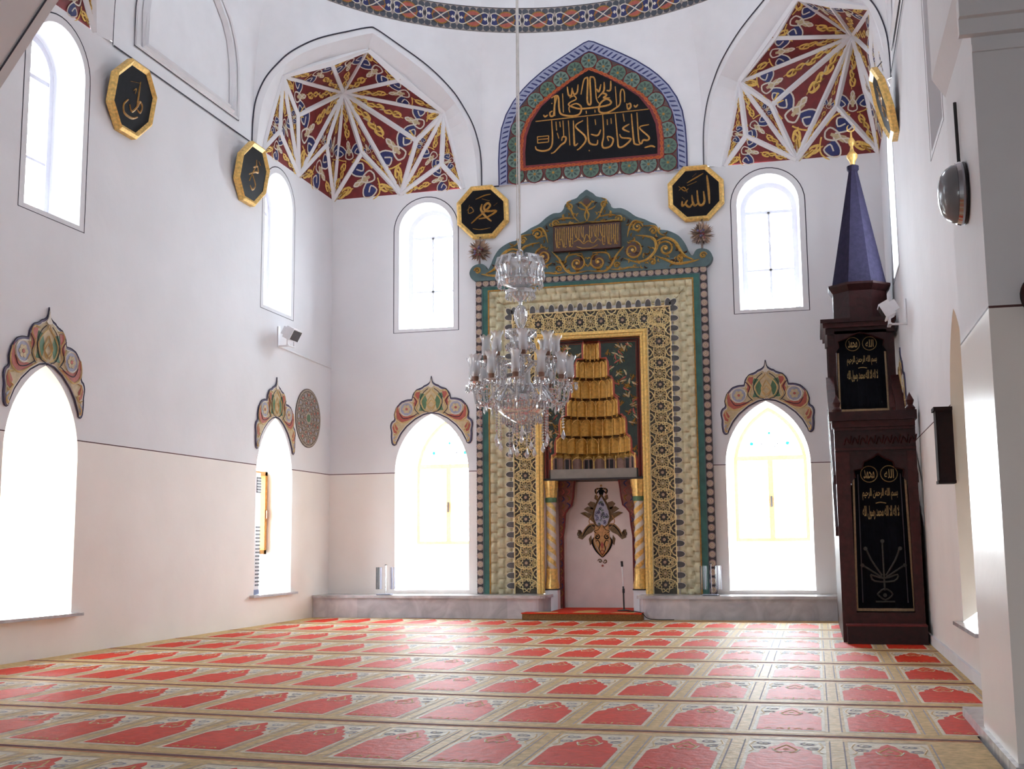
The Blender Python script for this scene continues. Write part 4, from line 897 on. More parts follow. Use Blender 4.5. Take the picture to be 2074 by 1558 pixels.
for i in range(34):
    v=rnd.uniform(.05,.40); r=.1*min(1,(.47-v)/.3); a=rnd.uniform(0,6.3); u=mu+rnd.uniform(-r,r); v+=mz; g.spiral(u,v,.024,1.1,.010,n1+.008,n1+.012,[NAVY,PURP,GREENP][i%3],a0=a)
g.poly([(mu-.035,mz+.0),(mu,mz+.06),(mu+.035,mz+.0),(mu,mz-.09)],n1+.012,n1+.018,MO); g.disc(mu,mz-.57,.018,n1,n1+.005,BRICK,8); g.disc(mu,mz+.66,.018,n1,n1+.005,MO,8)
g.obj('painted_medallion',MH)
# pediment
CW=[(-1.802,5.19),(-1.87,5.25),(-1.895,5.34),(-1.845,5.43),(-1.745,5.468),(-1.655,5.45),(-1.60,5.366),(-1.55,5.43),(-1.495,5.56),(-1.40,5.69),(-1.24,5.78),(-1.11,5.81),(-1.065,5.89),(-.985,5.93),(-.89,5.985),(-.76,6.04),(-.64,6.135),(-.53,6.19),(-.42,6.195),(-.365,6.25),(-.345,6.31),(-.275,6.37),(-.16,6.405),(-.11,6.455),(-.055,6.492),(0,6.527)]
CW=CW+[(-u,v) for u,v in CW[-2::-1]]
g=G(FB); full=sm([(MC+u,v) for u,v in CW],3); g.poly(full,.0,.13,TEAL,side=M('teal_edge',(52,72,72),.55)); g.obj('pediment_board',MH)
SG=M('scroll_gold',(196,156,80),.42,.25,.25,30); SB=M('scroll_brown',(70,40,30),.5,0,.3,30)
g=G(FB); g.poly(sm([(MC+u*.93,5.2+(v-5.2)*.93) for u,v in CW[6:-6]],3),.13,.133,M('pediment_field',(48,62,60),.55,0,.25,14)); g.obj('pediment_field',MH)
g=G(FB); n1=.133
for s in (-1,1):
    X=lambda u,v:(MC+s*u,v)
    for (u,v,r,tn,a0,di,dk) in ((.70,5.51,.155,1.6,PI*.6,-1,1),(.165,5.365,.13,1.5,PI/2,1,1),(1.2,5.50,.13,1.6,PI,-1,0),(1.42,5.34,.06,1.4,0,1,0),(.78,5.87,.085,1.5,0,1,0),(1.02,5.79,.06,1.4,PI,-1,0),(1.0,5.31,.055,1.3,PI,-1,0),(1.76,5.36,.055,1.4,0,1,0),(.27,6.27,.055,1.4,0,1,0),(.5,6.02,.06,1.4,PI,-1,0),(.45,5.30,.05,1.3,0,1,0)):
        u_,v_=X(u,v)
        if dk: g.disc(u_,v_,r*.78,n1,n1+.006,SB,16)
        g.spiral(u_,v_,r,tn,.036*min(1,r/.09+.3),n1,n1+.032,SG,a0=(a0 if s>0 else PI-a0),dirn=di*s)
        g.disc(u_,v_,r*.16,n1,n1+.03,SG,8)
    for L,wd in (([(.0,5.24),(.25,5.22),(.36,5.30),(.45,5.46),(.56,5.58)],.04),([(.56,5.40),(.75,5.33),(.92,5.36),(1.05,5.5),(1.03,5.66),(.9,5.72),(.75,5.74)],.045),([(1.05,5.40),(1.2,5.33),(1.36,5.26),(1.55,5.27),(1.7,5.30)],.045),([(1.05,5.62),(1.2,5.67),(1.34,5.60),(1.42,5.46),(1.5,5.36),(1.62,5.30)],.05),([(.62,5.72),(.66,5.88),(.74,5.97),(.88,5.93)],.035),([(.56,5.98),(.42,6.0),(.2,5.99),(.0,6.02)],.04),([(.12,6.02),(.2,6.1),(.24,6.2),(.31,6.33),(.24,6.37)],.035),([(.0,6.02),(.03,6.12),(.0,6.22),(.06,6.3),(.1,6.34)],.035),([(.0,6.2),(.08,6.22),(.14,6.26)],.025),([(.2,6.08),(.34,6.1),(.46,6.08)],.03),([(.35,5.24),(.5,5.23),(.64,5.25),(.8,5.24)],.03),([(.08,5.52),(.3,5.5),(.36,5.38)],.03),([(.88,5.88),(1.05,5.86),(1.12,5.74),(1.22,5.7)],.03)):
        g.stroke([X(*q) for q in L],wd,n1,n1+.03,SG,k=5,taper=.75)
    rr=random.Random(9)
    for i in range(170):
        u,v=rr.uniform(.03,1.5),rr.uniform(5.24,6.35)
        top=[p_ for p_ in CW if p_[0]>=-1e-6]; lim=max([q_[1] for q_ in top if abs(q_[0]-u)<.12] or [5.4])-.13
        if (u<.57 and 5.52<v<6.0) or v>lim: continue
        a=rr.uniform(0,6.3); q=X(u,v); g.stroke([q,X(u+.035*cos(a),v+.035*sin(a)),X(u+.06*cos(a+.6),v+.06*sin(a+.6))],.024,n1,n1+.02,[SG,GOLDD,SB,SG][i%4],k=3,taper=.8)
g.disc(MC,6.33,.06,n1,n1+.012,SB,6)
g.obj('gilt_scrollwork',MH)
g=G(FB); g.box(MC-.53,MC+.53,5.555,5.975,n1,n1+.04,SB); g.stroke([(MC-.52,5.56),(MC+.52,5.56),(MC+.52,5.97),(MC-.52,5.97)],.02,n1+.04,n1+.05,MINW,True,smooth=False)
n2=n1+.04
for i in range(30):
    u=MC-.49+.0335*i
    if abs(u-MC)<.045: continue
    inner=abs(u-MC)<.22; z0=5.76 if inner else 5.62+.02*(i%3); z1=5.94-.012*(i%2)
    g.stroke([(u+.006,z1),(u,(z0+z1)/2),(u+(.02 if i%3==0 else 0),z0)],.014,n2,n2+.012,SG,smooth=False)
    if i%3==1: g.stroke([(u,z0),(u+.017,z0-.02),(u+.033,z0)],.013,n2,n2+.012,SG,k=3)
    if i%5==2 and not inner: g.stroke([(u-.015,5.70),(u+.02,5.76),(u+.035,5.72)],.012,n2,n2+.012,SG,k=3)
for L in ([(-.16,5.62),(-.08,5.59),(0,5.585),(.08,5.59),(.17,5.63)],[(-.2,5.70),(-.12,5.73),(-.05,5.66),(.02,5.70),(.1,5.66),(.17,5.72),(.22,5.68)],[(-.05,5.68),(-.02,5.78),(.0,5.8),(.03,5.77),(.06,5.68)]): g.stroke([(MC+u,v) for u,v in L],.016,n2,n2+.014,SG,k=4)
g.obj('inscribed_plaque',MH)
def bouquet(u,z,lab):
    W=thing('dried_bouquet',FB(u,z-.2,.1),lab,'dried flowers','bouquets on the niche pediment'); rr=random.Random(int(u*100)); c=V(FB(u,z,.10))
    g=G(); m1=M('dried_leaf',(178,148,126),.7,0,.3,40); m2=M('dried_leaf_dark',(120,98,90),.7,0,.3,40)
    for i in range(200):
        th=rr.uniform(0,2*PI); ph=rr.uniform(-.9,1.45); d=V((cos(th)*cos(ph),sin(th)*cos(ph)*.55,sin(ph))).normalized(); L=rr.uniform(.11,.19); e=d.orthogonal().normalized()*rr.uniform(.012,.022)
        a=c+d*.03; g.face([g.P(*(a-e*.3)),g.P(*(a+d*L*.5-e)),g.P(*(a+d*L)),g.P(*(a+d*L*.5+e))],m1 if i%3 else m2)
    g.obj('leaf_spray',W)
    g=G()
    for i in range(9):
        q=c+V((rr.uniform(-.06,.06),-.07+rr.uniform(-.02,.02),rr.uniform(-.07,.05))); g.lathe([(0,-.022),(.02,-.01),(.02,.01),(0,.022)],q,7,M('dried_berry',(136,60,66),.5) if i%2 else PURP)
    g.obj('berry_cluster',W)
    g=G(); g.tube([FB(u,z-.21,.1),FB(u,z-.12,.1),FB(u,z,.1)],[.018,.01,.01],6,m2); g.tube([FB(u,z+.1,.1),FB(u+.01,z+.22,.1)],.006,5,DARKB); g.lathe([(0,-.012),(.016,0),(0,.012)],FB(u+.01,z+.225,.1),6,DARKB); g.obj('stem',W)
bouquet(-4.955,5.68,'dried flower bouquet on the left scroll of the niche pediment'); bouquet(-1.475,5.69,'dried flower bouquet on the right scroll of the niche pediment')

# ------------------------------------------------------------------ stone bench, dais, microphone, cable, glass stands
def bench(x0,x1,rnd_left,rnd_right,lab):
    W=thing('stone_bench',((x0+x1)/2,17.1,0),lab,'bench','marble benches along the far wall')
    def outl(a,b_,yf):
        p=[(a,YB-.012)]
        if rnd_left: p+=[(a+.1-.1*cos(t*PI/8),yf+.1-.1*sin(t*PI/8)) for t in range(5)]
        else: p+=[(a,yf)]
        if rnd_right: p+=[(b_-.1+.1*sin(t*PI/8),yf+.1-.1*cos(t*PI/8)) for t in range(5)]
        else: p+=[(b_,yf)]
        return p+[(b_,YB-.012)]
    g=G(); g.poly(outl(x0,x1,16.80),.305,.345,MARBW,back=True); g.obj('bench_top',W)
    xs_=[x0+(.03 if rnd_left else 0)]; 
    while xs_[-1]<x1-.9: xs_.append(xs_[-1]+[1.0,.72,1.35][len(xs_)%3])
    xs_.append(x1-(.03 if rnd_right else 0)); ms=[MARB,marblemat('light_grey_marble',(214,208,212),(184,178,186),.3),MARB]
    for i,(a,b_) in enumerate(zip(xs_,xs_[1:])):
        g=G(); f=[(a,17.40),(a,16.84),(b_,16.84),(b_,17.40)]
        if rnd_right and i==len(xs_)-2: f=[(a,17.40),(a,16.84)]+[(b_-.1+.1*sin(t*PI/8),16.94-.1*cos(t*PI/8)) for t in range(5)]+[(b_,17.40)]
        if rnd_left and i==0: f=[(a,17.40)]+[(a+.1-.1*cos(t*PI/8),16.94-.1*sin(t*PI/8)) for t in range(5)]+[(b_,16.84),(b_,17.40)]
        g.poly(f,0,.305,ms[(i+1)%3]); g.obj('marble_facing',W)
bench(XL+.01,-3.86,False,True,'grey marble bench along the far wall left of the prayer niche')
bench(-2.52,XR-.01,True,False,'grey marble bench along the far wall between niche and pulpit')
W=thing('niche_dais',(-3.25,16.7,0),'low wooden dais with fringed red carpet at the foot of the prayer niche','platform')
FRN=M('dais_fringe',(128,88,44),.8,0,.3,60,.3)
g=G(); g.box(-4.12,-2.41,16.52,16.79,.0165,.105,FRN); g.box(-3.78,-2.66,16.79,17.94,.0165,.105,FRN); g.obj('wooden_dais',W)
g=G(); g.box(-4.12,-2.41,16.51,16.79,.105,.118,CR); g.box(-3.78,-2.66,16.79,17.94,.105,.118,CR)
for i in range(3): g.poly([(-3.95+.55*i,16.6),(-3.6+.55*i,16.6),(-3.6+.55*i,17.0),(-3.78+.55*i,17.25),(-3.95+.55*i,17.0)] if i==1 else [(-3.95+.55*i,16.56),(-3.6+.55*i,16.56),(-3.65+.55*i,16.75),(-3.9+.55*i,16.75)],.118,.1195,CT)
g.box(-4.13,-2.40,16.505,16.52,.104,.12,CR); g.obj('dais_carpet',W)
W=thing('microphone_stand',(-2.74,17.1,.118),'black microphone stand with white upper rod standing in the prayer niche','microphone stand')
g=G(); g.lathe([(0,0),(.10,0),(.10,.012),(.02,.025),(0,.026)],(-2.74,17.1,.118),16,DPLAST); g.obj('base',W)
g=G(); g.tube([(-2.74,17.1,.13),(-2.745,17.1,.47)],.012,8,DPLAST); g.lathe([(.012,.27),(.018,.28),(.018,.33),(.012,.34)],(-2.742,17.1,.1),8,DPLAST); g.obj('lower_pole',W)
g=G(); g.tube([(-2.745,17.1,.47),(-2.755,17.1,.76)],.008,8,WPLAST); g.obj('upper_rod',W)
g=G(); g.tube([(-2.755,17.1,.755),(-2.758,17.09,.83)],.018,8,DPLAST); g.obj('microphone',W)
g=G(); g.tube(sm([(-2.66,17.05,.125),(-2.45,16.7,.125),(-2.39,16.6,.10),(-2.33,16.62,.045),(-2.2,16.72,.02),(-1.98,16.77,.018)],5),.006,5,DPLAST); g.obj('microphone_cable',label='thin black cable trailing from the dais onto the carpet',cat='cable')
ACR=glassmat('clear_acrylic',(.82,.82,.86),.93,.1)
def gstand(x,lab):
    W=thing('glass_stand',(x,17.0,.345),lab,'stand','clear glass stands on the benches')
    g=G(); g.box(x-.13,x+.09,16.93,17.07,.345,.362,BLUEG); g.box(x-.11,x+.12,16.9,16.96,.345,.352,DPLAST); g.obj('base_plate',W)
    for a,b_,m in ((-.15,-.145,DPLAST),(-.12,-.115,DPLAST),(-.085,-.08,BLUEG),(.09,.1,BLUEG),(.14,.145,BLUEG)):
        g=G(); g.box(x+a,x+b_,16.97,17.03,.43,.76,m); g.obj('upright_strip',W)
    g=G(); g.quad((x-.15,16.99,.43),(x-.05,16.99,.43),(x-.05,16.99,.76),(x-.15,16.99,.76),ACR); g.quad((x+.06,16.99,.43),(x+.145,16.99,.43),(x+.145,16.99,.76),(x+.06,16.99,.76),ACR); g.obj('glass_panel',W)
    g=G(); g.tube([(x,17.0,.36),(x,17.0,.79)],.008,6,CHROME); g.lathe([(0,0),(.025,.01),(0,.02)],(x,17.0,.785),8,DPLAST); g.obj('metal_rod',W)
gstand(-6.37,'clear glass stand with thin rod on the left bench beside the bright window'); gstand(-1.47,'clear glass stand with thin rod on the right bench in front of the niche frame')
# ------------------------------------------------------------------ pulpit (minbar)
W=thing('wooden_pulpit',(.68,14.8,0),'dark carved wooden pulpit with tall pointed spire against the right wall','pulpit')
MINR=M('mahogany_red',(60,22,20),.45,0,.3,16,.2,.25)
X0,X1,YM=.24,1.09,13.35
def bx(name,a,b_,c,d,e,f,m=MINW,par=None):
    g=G(); g.box(a,b_,e,f,0,0,m) if 0 else None
    g.fr=lambda u,v,n:(u,n,v); g.box(a,b_,e,f,c,d,m); return g.obj(name,par or W)
bx('base_step',X0+.04,X1,YM-.22,YM,0.012,.20); bx('step_carpet',X0+.03,X1,YM-.23,YM,.20,.215,M('step_carpet_maroon',(104,36,34),.8))
for s,(a,b_) in enumerate(((X0,X0+.15),(X1-.10,X1))): bx('front_post',a,b_,YM,YM+.14,.012,2.06,MINR)
bx('threshold',X0+.15,X1-.10,YM,YM+.1,.20,.33,MINR)
o=bx('lintel',X0,X1,YM,YM+.14,2.06,2.33,MINW)
g=G(lambda u,v,n:(u,YM-n,v))
for v in (2.08,2.30): g.box(X0,X1,v,v+.025,0,.02,MINR)
for i in range(9): g.stroke([(X0+.1+.085*i,2.14),(X0+.13+.085*i,2.22),(X0+.16+.085*i,2.15),(X0+.18+.085*i,2.24)],.016,0,.012,MINR,k=3)
g.obj('carved_frieze',o)
o=bx('cornice',X0-.02,X1,YM-.04,YM+.16,2.33,2.40,MINR); bx('cornice_step',X0-.05,X1+.02,YM-.09,YM+.18,2.40,2.50,MINW,o)
for u in (X0+.02,X1-.06):
    g=G(); g.lathe([(.05,2.5),(.055,2.53),(.03,2.56),(.045,2.61),(.0,2.70)],(u+.02,YM,0),10,MINR); g.obj('corner_finial',W)
g=G(lambda u,v,n:(u,YM-n,v)); u0,u1=X0+.15,X1-.10; um=(u0+u1)/2   # arched head
for s,ue in ((-1,u0),(1,u1)):
    hw=abs(ue-um); pts=[(um,2.06),(ue,2.06),(ue,1.72),(ue-s*.05,1.78),(ue-s*.04,1.86),(ue-s*.13,1.88),(ue-s*.15,1.95),(um+s*.06,1.99),(um,2.04)]
    g.poly(pts[::s],-.05,-.01,MINW); g.stroke(pts[3:],.018,-.01,.004,MINR,smooth=False)
g.obj('arched_head',W)
# flank with sloping rail
for x,nm in ((X0,'side_panel'),(X1-.05,'side_panel')):
    g=G(lambda u,v,n,x=x:(x+n,u,v)); g.poly([(YM+.14,.012),(16.75,.012),(16.75,2.68),(15.6,2.68),(YM+.14,1.15)],0,.05,MINW,back=True); o=g.obj(nm,W)
    g=G(lambda u,v,n,x=x:(x+n,u,v))
    g.poly([(YM+.14,1.15),(15.6,2.68),(15.6,2.78),(YM+.14,1.25)],-.03,.07,MINR,back=True)
    for i in range(8): g.stroke([(YM+.2+.27*i,1.18+.185*i),(YM+.2+.27*i,1.75+.13*i)],.03,.01,.05,MINR,smooth=False)
    g.poly([(YM+.14,1.72),(15.6,3.1),(15.6,3.2),(YM+.14,1.82)],-.03,.07,MINR,back=True); g.obj('hand_rail',o)
for i in range(9):
    bx('stair_tread',X0+.05,X1-.05,YM+.14+.24*i,YM+.14+.24*(i+1),.012,.36+.25*i,MINW)
# kiosk
YK=15.6
for u in (X0+.01,X1-.11):
    for y in (YK,16.6): bx('kiosk_post',u,u+.10,y,y+.10,2.6,3.77,MINW)
bx('kiosk_floor',X0,X1,YK,16.75,2.55,2.70,MINW)
o=bx('kiosk_entablature',X0-.01,X1,YK-.02,16.76,3.76,3.84,MINW)
g=G(lambda u,v,n:(u,YK-.02-n,v)); u0,u1=X0+.1,X1-.1; um=(u0+u1)/2
for s,ue in ((-1,u0),(1,u1)):
    pts=[(um,3.80),(ue,3.80),(ue,3.5),(ue-s*.05,3.58),(ue-s*.04,3.66),(ue-s*.12,3.69),(um+s*.12,3.73),(um,3.77)]; g.poly(pts[::s],-.03,0,MINW); g.stroke(pts[3:],.018,0,.012,MINR,smooth=False)
g.obj('kiosk_arch',o)
o=bx('kiosk_cornice',X0-.04,X1+.0,YK-.07,16.78,3.84,3.90,MINR); bx('cornice_lip',X0-.07,X1+.02,YK-.10,16.8,3.90,3.95,MINW,o)
SP=M('spire_slate',(40,36,56),.75,0,.22,18,.3,.15); cx_,cy0=.70,16.18
g=G(); rr=lambda r,z:(r/cos(PI/8),z)
g.lathe([rr(.345,3.95),rr(.345,4.38),rr(.36,4.40),rr(.40,4.46),rr(.40,4.49),rr(.0,4.49)],(cx_,cy0,0),8,MINW,a0=PI/8,a1=2*PI+PI/8); g.sm=False; g.obj('spire_drum',W)
g=G(); g.lathe([rr(.35,4.49),rr(.055,6.12)],(cx_,cy0,0),8,SP,a0=PI/8,a1=2*PI+PI/8); g.sm=False; o=g.obj('spire',W)
g=G(); g.lathe([(.06,6.10),(.08,6.13),(.08,6.18),(.04,6.2)],(cx_,cy0,0),12,SP); g.obj('spire_collar',o)
g=G(); g.lathe([(.03,6.18),(.035,6.24),(.07,6.30),(.075,6.34),(.03,6.40),(.02,6.46),(.045,6.52),(.045,6.55),(.015,6.60),(.012,6.68)],(cx_,cy0,0),14,GOLD)
g.tube([(cx_+.05*cos(a),cy0,6.73+.05*sin(a)) for a in [PI*.5+.55+ (2*PI-1.1)*i/14 for i in range(15)]],[.004+.008*sin(PI*i/14) for i in range(15)],6,GOLD); g.obj('crescent_finial',W)

CV=M('black_velvet',(9,9,16),.9,0,.4,14,0,.15); CGD=M('embroidery_gold',(150,124,76),.5,.2,.3,60); CTR=M('curtain_trim',(150,124,92),.7,0,.2,40)
def curtain(um,hw,z0,z1,y,lab,flare,full):
    W=thing('pulpit_curtain',(um,y,z0),lab,'curtain','black embroidered curtains on the pulpit')
    wv=lambda u,v:y+.012*sin((u-um)*26)*(1-(v-z0)/(z1-z0))*.9
    hwf=lambda v:hw*(1+flare*((z1-v)/(z1-z0)))
    g=G(lambda u,v,n:(um+u*hwf(v),wv(um+u*hwf(v),v)-n,v)); N=20; Z=16
    for i in range(N):
        for j in range(Z):
            a,b_=-1+2*i/N,-1+2*(i+1)/N; c,d=z0+(z1-z0)*j/Z,z0+(z1-z0)*(j+1)/Z; g.quad((a,c,0),(b_,c,0),(b_,d,0),(a,d,0),CV)
    g.sm=True; g.obj('velvet',W)
    g=G(g.fr); L=[(-.97,z1-.25),(-.97,z0+.03)]+[(-.97+1.94*i/10,z0+.03) for i in range(1,11)]+[(.97,z1-.25)]
    for a,b_ in zip(L,L[1:]):
        for k in range(6):
            p=(a[0]+(b_[0]-a[0])*k/6,a[1]+(b_[1]-a[1])*k/6); q=(a[0]+(b_[0]-a[0])*(k+1)/6,a[1]+(b_[1]-a[1])*(k+1)/6)
            if a[0]==b_[0]: s=-1 if a[0]>0 else 1; g.quad((p[0],p[1],.008),(q[0],q[1],.008),(q[0]+s*.075,q[1],.008),(p[0]+s*.075,p[1],.008),CTR)
            else: g.quad((p[0],p[1],.008),(q[0],q[1],.008),(q[0],q[1]+.03,.008),(p[0],p[1]+.03,.008),CTR)
    g.obj('trim_band',W)
    if full:
        g=G(lambda u,v,n:(um+u,wv(um+u,v)-n,v))
        for s in (-1,1): g.stroke([(s*hw*.78,z1-.2),(s*hw*.82,z0+.12)],.012,.01,.016,M('curtain_dim_trim',(70,62,66),.8),smooth=False)
        zc=z0
        for q in ([(0,.20),(0,.36),(.0,.72)],[(-.02,.36),(-.12,.52),(-.17,.64)],[(.02,.36),(.12,.52),(.17,.64)],[(-.02,.34),(-.2,.46)],[(.02,.34),(.2,.46)],[(-.14,.37),(0,.33),(.14,.37),(.1,.30),(-.1,.30),(-.14,.37)],[(-.08,.16),(0,.22),(.08,.16),(0,.10),(-.08,.16)],[(-.1,.08),(.1,.08)]): g.stroke([(a,zc+b_+.05) for a,b_ in q],.02,.01,.018,M('embroidery_dim',(58,54,48),.6,.1,.3,60),k=3)
        for u,v in ((0,.78),(-.18,.70),(.18,.70),(-.22,.52),(.22,.52),(0,.2)): g.disc(u,zc+v,.022,.01,.018,M('embroidery_dim',(58,54,48)),8)
        g.obj('embroidered_candelabra',W)
    g=G(lambda u,v,n:(um+u,wv(um+u,v)-n,v)); zc=z1-.14-(.06 if full else 0)
    for s in (-1,1): g.ring(s*.105,zc,.088,.010,.012,.02,CGD,24)
    text(g,'محمد',-.105,zc,.115,0,.016,CGD,.10); text(g,'الله',.105,zc,.10,0,.016,CGD,.10)
    text(g,'بسم الله الرحمن الرحيم',.0,zc-.22,.37,0,.016,CGD,.13); text(g,'لا اله الا الله محمد رسول الله',.0,zc-.42,.38,0,.016,CGD,.15); g.stroke([(-.05,zc-.32),(.0,zc-.31),(.06,zc-.32)],.012,.012,.02,CGD,k=3)
    g.obj('gold_lettering',W)
    if full:
        for s in (-1,1):
            g=G()
            for i in range(9): g.lathe([(0,-.02),(.014,-.008),(.014,.008),(0,.02)],(um+s*(hw+.012)+.006*(i%2),y-.04,z1-.02-.036*i),6,CRYS if i%2 else CHROME)
            g.obj('bead_tassel',W)
curtain(.695,.285,.31,2.02,YM+.10,'large black curtain with gold script hanging in the pulpit doorway',.12,True)
curtain(.67,.31,2.72,3.77,YK+.06,'upper black curtain with gold script inside the pulpit kiosk',.04,False)

# ------------------------------------------------------------------ crystal chandelier
CH=thing('crystal_chandelier',(XC,YC,2.19),'large crystal chandelier with glass hurricane shades hanging on a long cord','chandelier')
ch=lambda r,a,z:(XC+r*cos(a),YC+r*sin(a),z)
g=G(); g.tube([(XC,YC,4.45),(XC,YC,14.8)],.013,8,M('pale_cord',(196,190,186),.6)); g.tube([(XC+.01,YC,4.3),(XC-.035,YC+.01,4.62),(XC-.03,YC,5.3),(XC-.012,YC,8)],.006,5,M('pale_cord',(196,190,186))); g.obj('suspension_cord',CH)
g=G(); g.tube([(XC+.035*cos(a),YC,4.42+.05*sin(a)) for a in [2*PI*i/14 for i in range(15)]],.01,6,CHROME); g.obj('hanging_ring',CH)
def dropg(g,p,L,r,m=CRYS): g.lathe([(0,-L),(r*.8,-L*.8),(r,-L*.62),(r*.35,-L*.2),(0,0)],p,6,m)
def fringe(r,z,n,L,rr_,par,m=CRYS):
    g=G()
    for i in range(n): dropg(g,ch(r,2*PI*i/n,z),L,rr_,m)
    g.sm=False; g.obj('crystal_fringe',par,kind='stuff')
g=G(); g.lathe([(.05,4.38),(.14,4.37),(.235,4.33),(.265,4.26),(.245,4.17),(.25,4.10),(.21,4.06),(.1,4.02),(.03,4.0)],(XC,YC,0),28,CRYS,flute=.035,nf=14); o=g.obj('crown_bowl',CH)
g=G()
for i in range(14):
    a=2*PI*i/14; g.tube([ch(.06,a,4.30),ch(.17,a,4.385),ch(.255,a,4.36),ch(.285,a,4.27),ch(.24,a,4.22)],[.02,.022,.022,.018,.010],6,CRYS)
g.obj('crown_scroll',o); fringe(.275,4.22,26,.11,.016,o); fringe(.255,4.10,24,.09,.015,o)
g=G(); g.lathe([(.03,4.02),(.1,4.02),(.17,3.99),(.165,3.95),(.1,3.92),(.03,3.86)],(XC,YC,0),24,CRYS,flute=.03,nf=12); o=g.obj('lower_crown_dish',CH); fringe(.165,3.96,22,.08,.014,o)
g=G(); g.lathe([(.018,3.90),(.02,3.82),(.055,3.79),(.078,3.72),(.07,3.64),(.03,3.55),(.02,3.50)],(XC,YC,0),20,CRYS,flute=.06,nf=10); g.obj('baluster_vase',CH)
g=G(); g.lathe([(.03,3.50),(.1,3.49),(.185,3.52),(.18,3.49),(.12,3.43),(.13,3.38),(.17,3.36),(.12,3.31),(.04,3.28),(.03,3.0),(.06,2.9),(.05,2.7)],(XC,YC,0),24,CRYS,flute=.03,nf=12); o=g.obj('upper_dish',CH); fringe(.165,3.36,22,.08,.014,o); fringe(.178,3.50,20,.06,.011,o)
g=G(); g.lathe([(.05,2.76),(.16,2.78),(.27,2.76),(.30,2.69),(.27,2.60),(.2,2.54),(.12,2.49),(.05,2.45),(.0,2.43)],(XC,YC,0),32,CRYS,flute=.03,nf=24); o=g.obj('main_bowl',CH); fringe(.30,2.70,36,.12,.016,o); fringe(.22,2.56,26,.12,.016,o); fringe(.10,2.46,14,.13,.015,o)
g=G(); dropg(g,(XC,YC,2.43),.17,.03); g.obj('bottom_finial',CH)
def make_arm(R,zc,zs,shL):
    A=bpy.data.objects.new('glass_arm',None)
    g=G(); f=lambda r,z:(XC+r,YC,z)
    g.tube([f(.06,zs),f(.16,zs+.10),f(.26,zs+.09),f(.36*R/.56,zs-.05),f(R*.78,zs-.12),f(R*.94,zs-.09),f(R,zc-.05)],[.018,.018,.017,.017,.016,.015,.014],8,CRYS); arm=g.obj('glass_arm',CH,smooth=True)
    g=G(); g.lathe([(.012,-.06),(.03,-.05),(.085,-.035),(.088,-.028),(.03,-.03),(.02,-.01)],(XC+R,YC,zc),16,CRYS,flute=.05,nf=8)
    for i in range(9): a=2*PI*i/9; dropg(g,(XC+R+.08*cos(a),YC+.08*sin(a),zc-.032),.085,.014)
    g.obj('drip_pan',arm)
    g=G(); g.lathe([(.012,-.03),(.03,-.02),(.036,.01),(.034,.05),(.02,.07),(.018,.10),(.0,.11)],(XC+R,YC,zc),10,COPPER); g.obj('lamp_cup',arm)
    g=G(); N=16; rows=[]; pr=[(.032,.03),(.050,.06),(.050,.12),(.045,.19),(.050,.24),(.074,.29)]
    g.lathe([(r,z*shL/.29) for r,z in pr],(XC+R,YC,zc),16,SHADEG)
    for i in range(16):
        v=g.v[len(g.v)-16+i]; v.z+=.02*(1 if i%2 else -.3)
    g.obj('hurricane_shade',arm)
    for k,(dx,dz,L) in enumerate(((-.02,-.10,.16),(.05,-.06,.13))):
        g=G(); z=zc+dz
        for j in range(5): g.lathe([(0,-.014),(.011,0),(0,.014)],(XC+R*.8+dx,YC,z-.028*j),6,CRYS)
        dropg(g,(XC+R*.8+dx,YC,z-.14),L-.03,.016,SHADEG if k==0 else CRYS); g.sm=False; g.obj('crystal_pendant',arm)
    return arm
bpy.data.objects.remove(bpy.data.objects['glass_arm']) if 'glass_arm' in bpy.data.objects else None
for R,zc,zs,n,ph,sl in ((.555,2.93,2.78,12,.13,.27),(.40,3.20,3.05,8,.3,.25)):
    arm=make_arm(R,zc,zs,sl)
    for i in range(n):
        c=arm if i==0 else copy_tree(arm,CH); c.rotation_euler=(0,0,ph+2*PI*i/n)
for i in range(16):   # long bead strings ending in teardrops
    a=.25+2*PI*i/16; r=(.47,.26,.40,.15)[i%4]; g=G(); z=(2.66,2.52,2.60,2.46)[i%4]
    for j in range(9): g.lathe([(0,-.018),(.018,0),(0,.018)],ch(r,a,z-.032*j),6,CRYS)
    dropg(g,ch(r,a,z-.28),.12,.027,SHADEG); g.sm=False; g.obj('bead_string',CH)
g=G()
for i in range(24):   # swags between the arms
    a0=2*PI*i/24; a1=2*PI*(i+1)/24
    for t in range(1,9):
        q=t/9; a=a0+(a1-a0)*q; r=.30+.1*(i%2)*0+.24*(q if i%2 else 1-q); z=2.80-.12*sin(PI*q)-.02; g.lathe([(0,-.014),(.013,0),(0,.014)],ch(r,a,z),6,CRYS)
g.sm=False; g.obj('bead_swag',CH,kind='stuff')

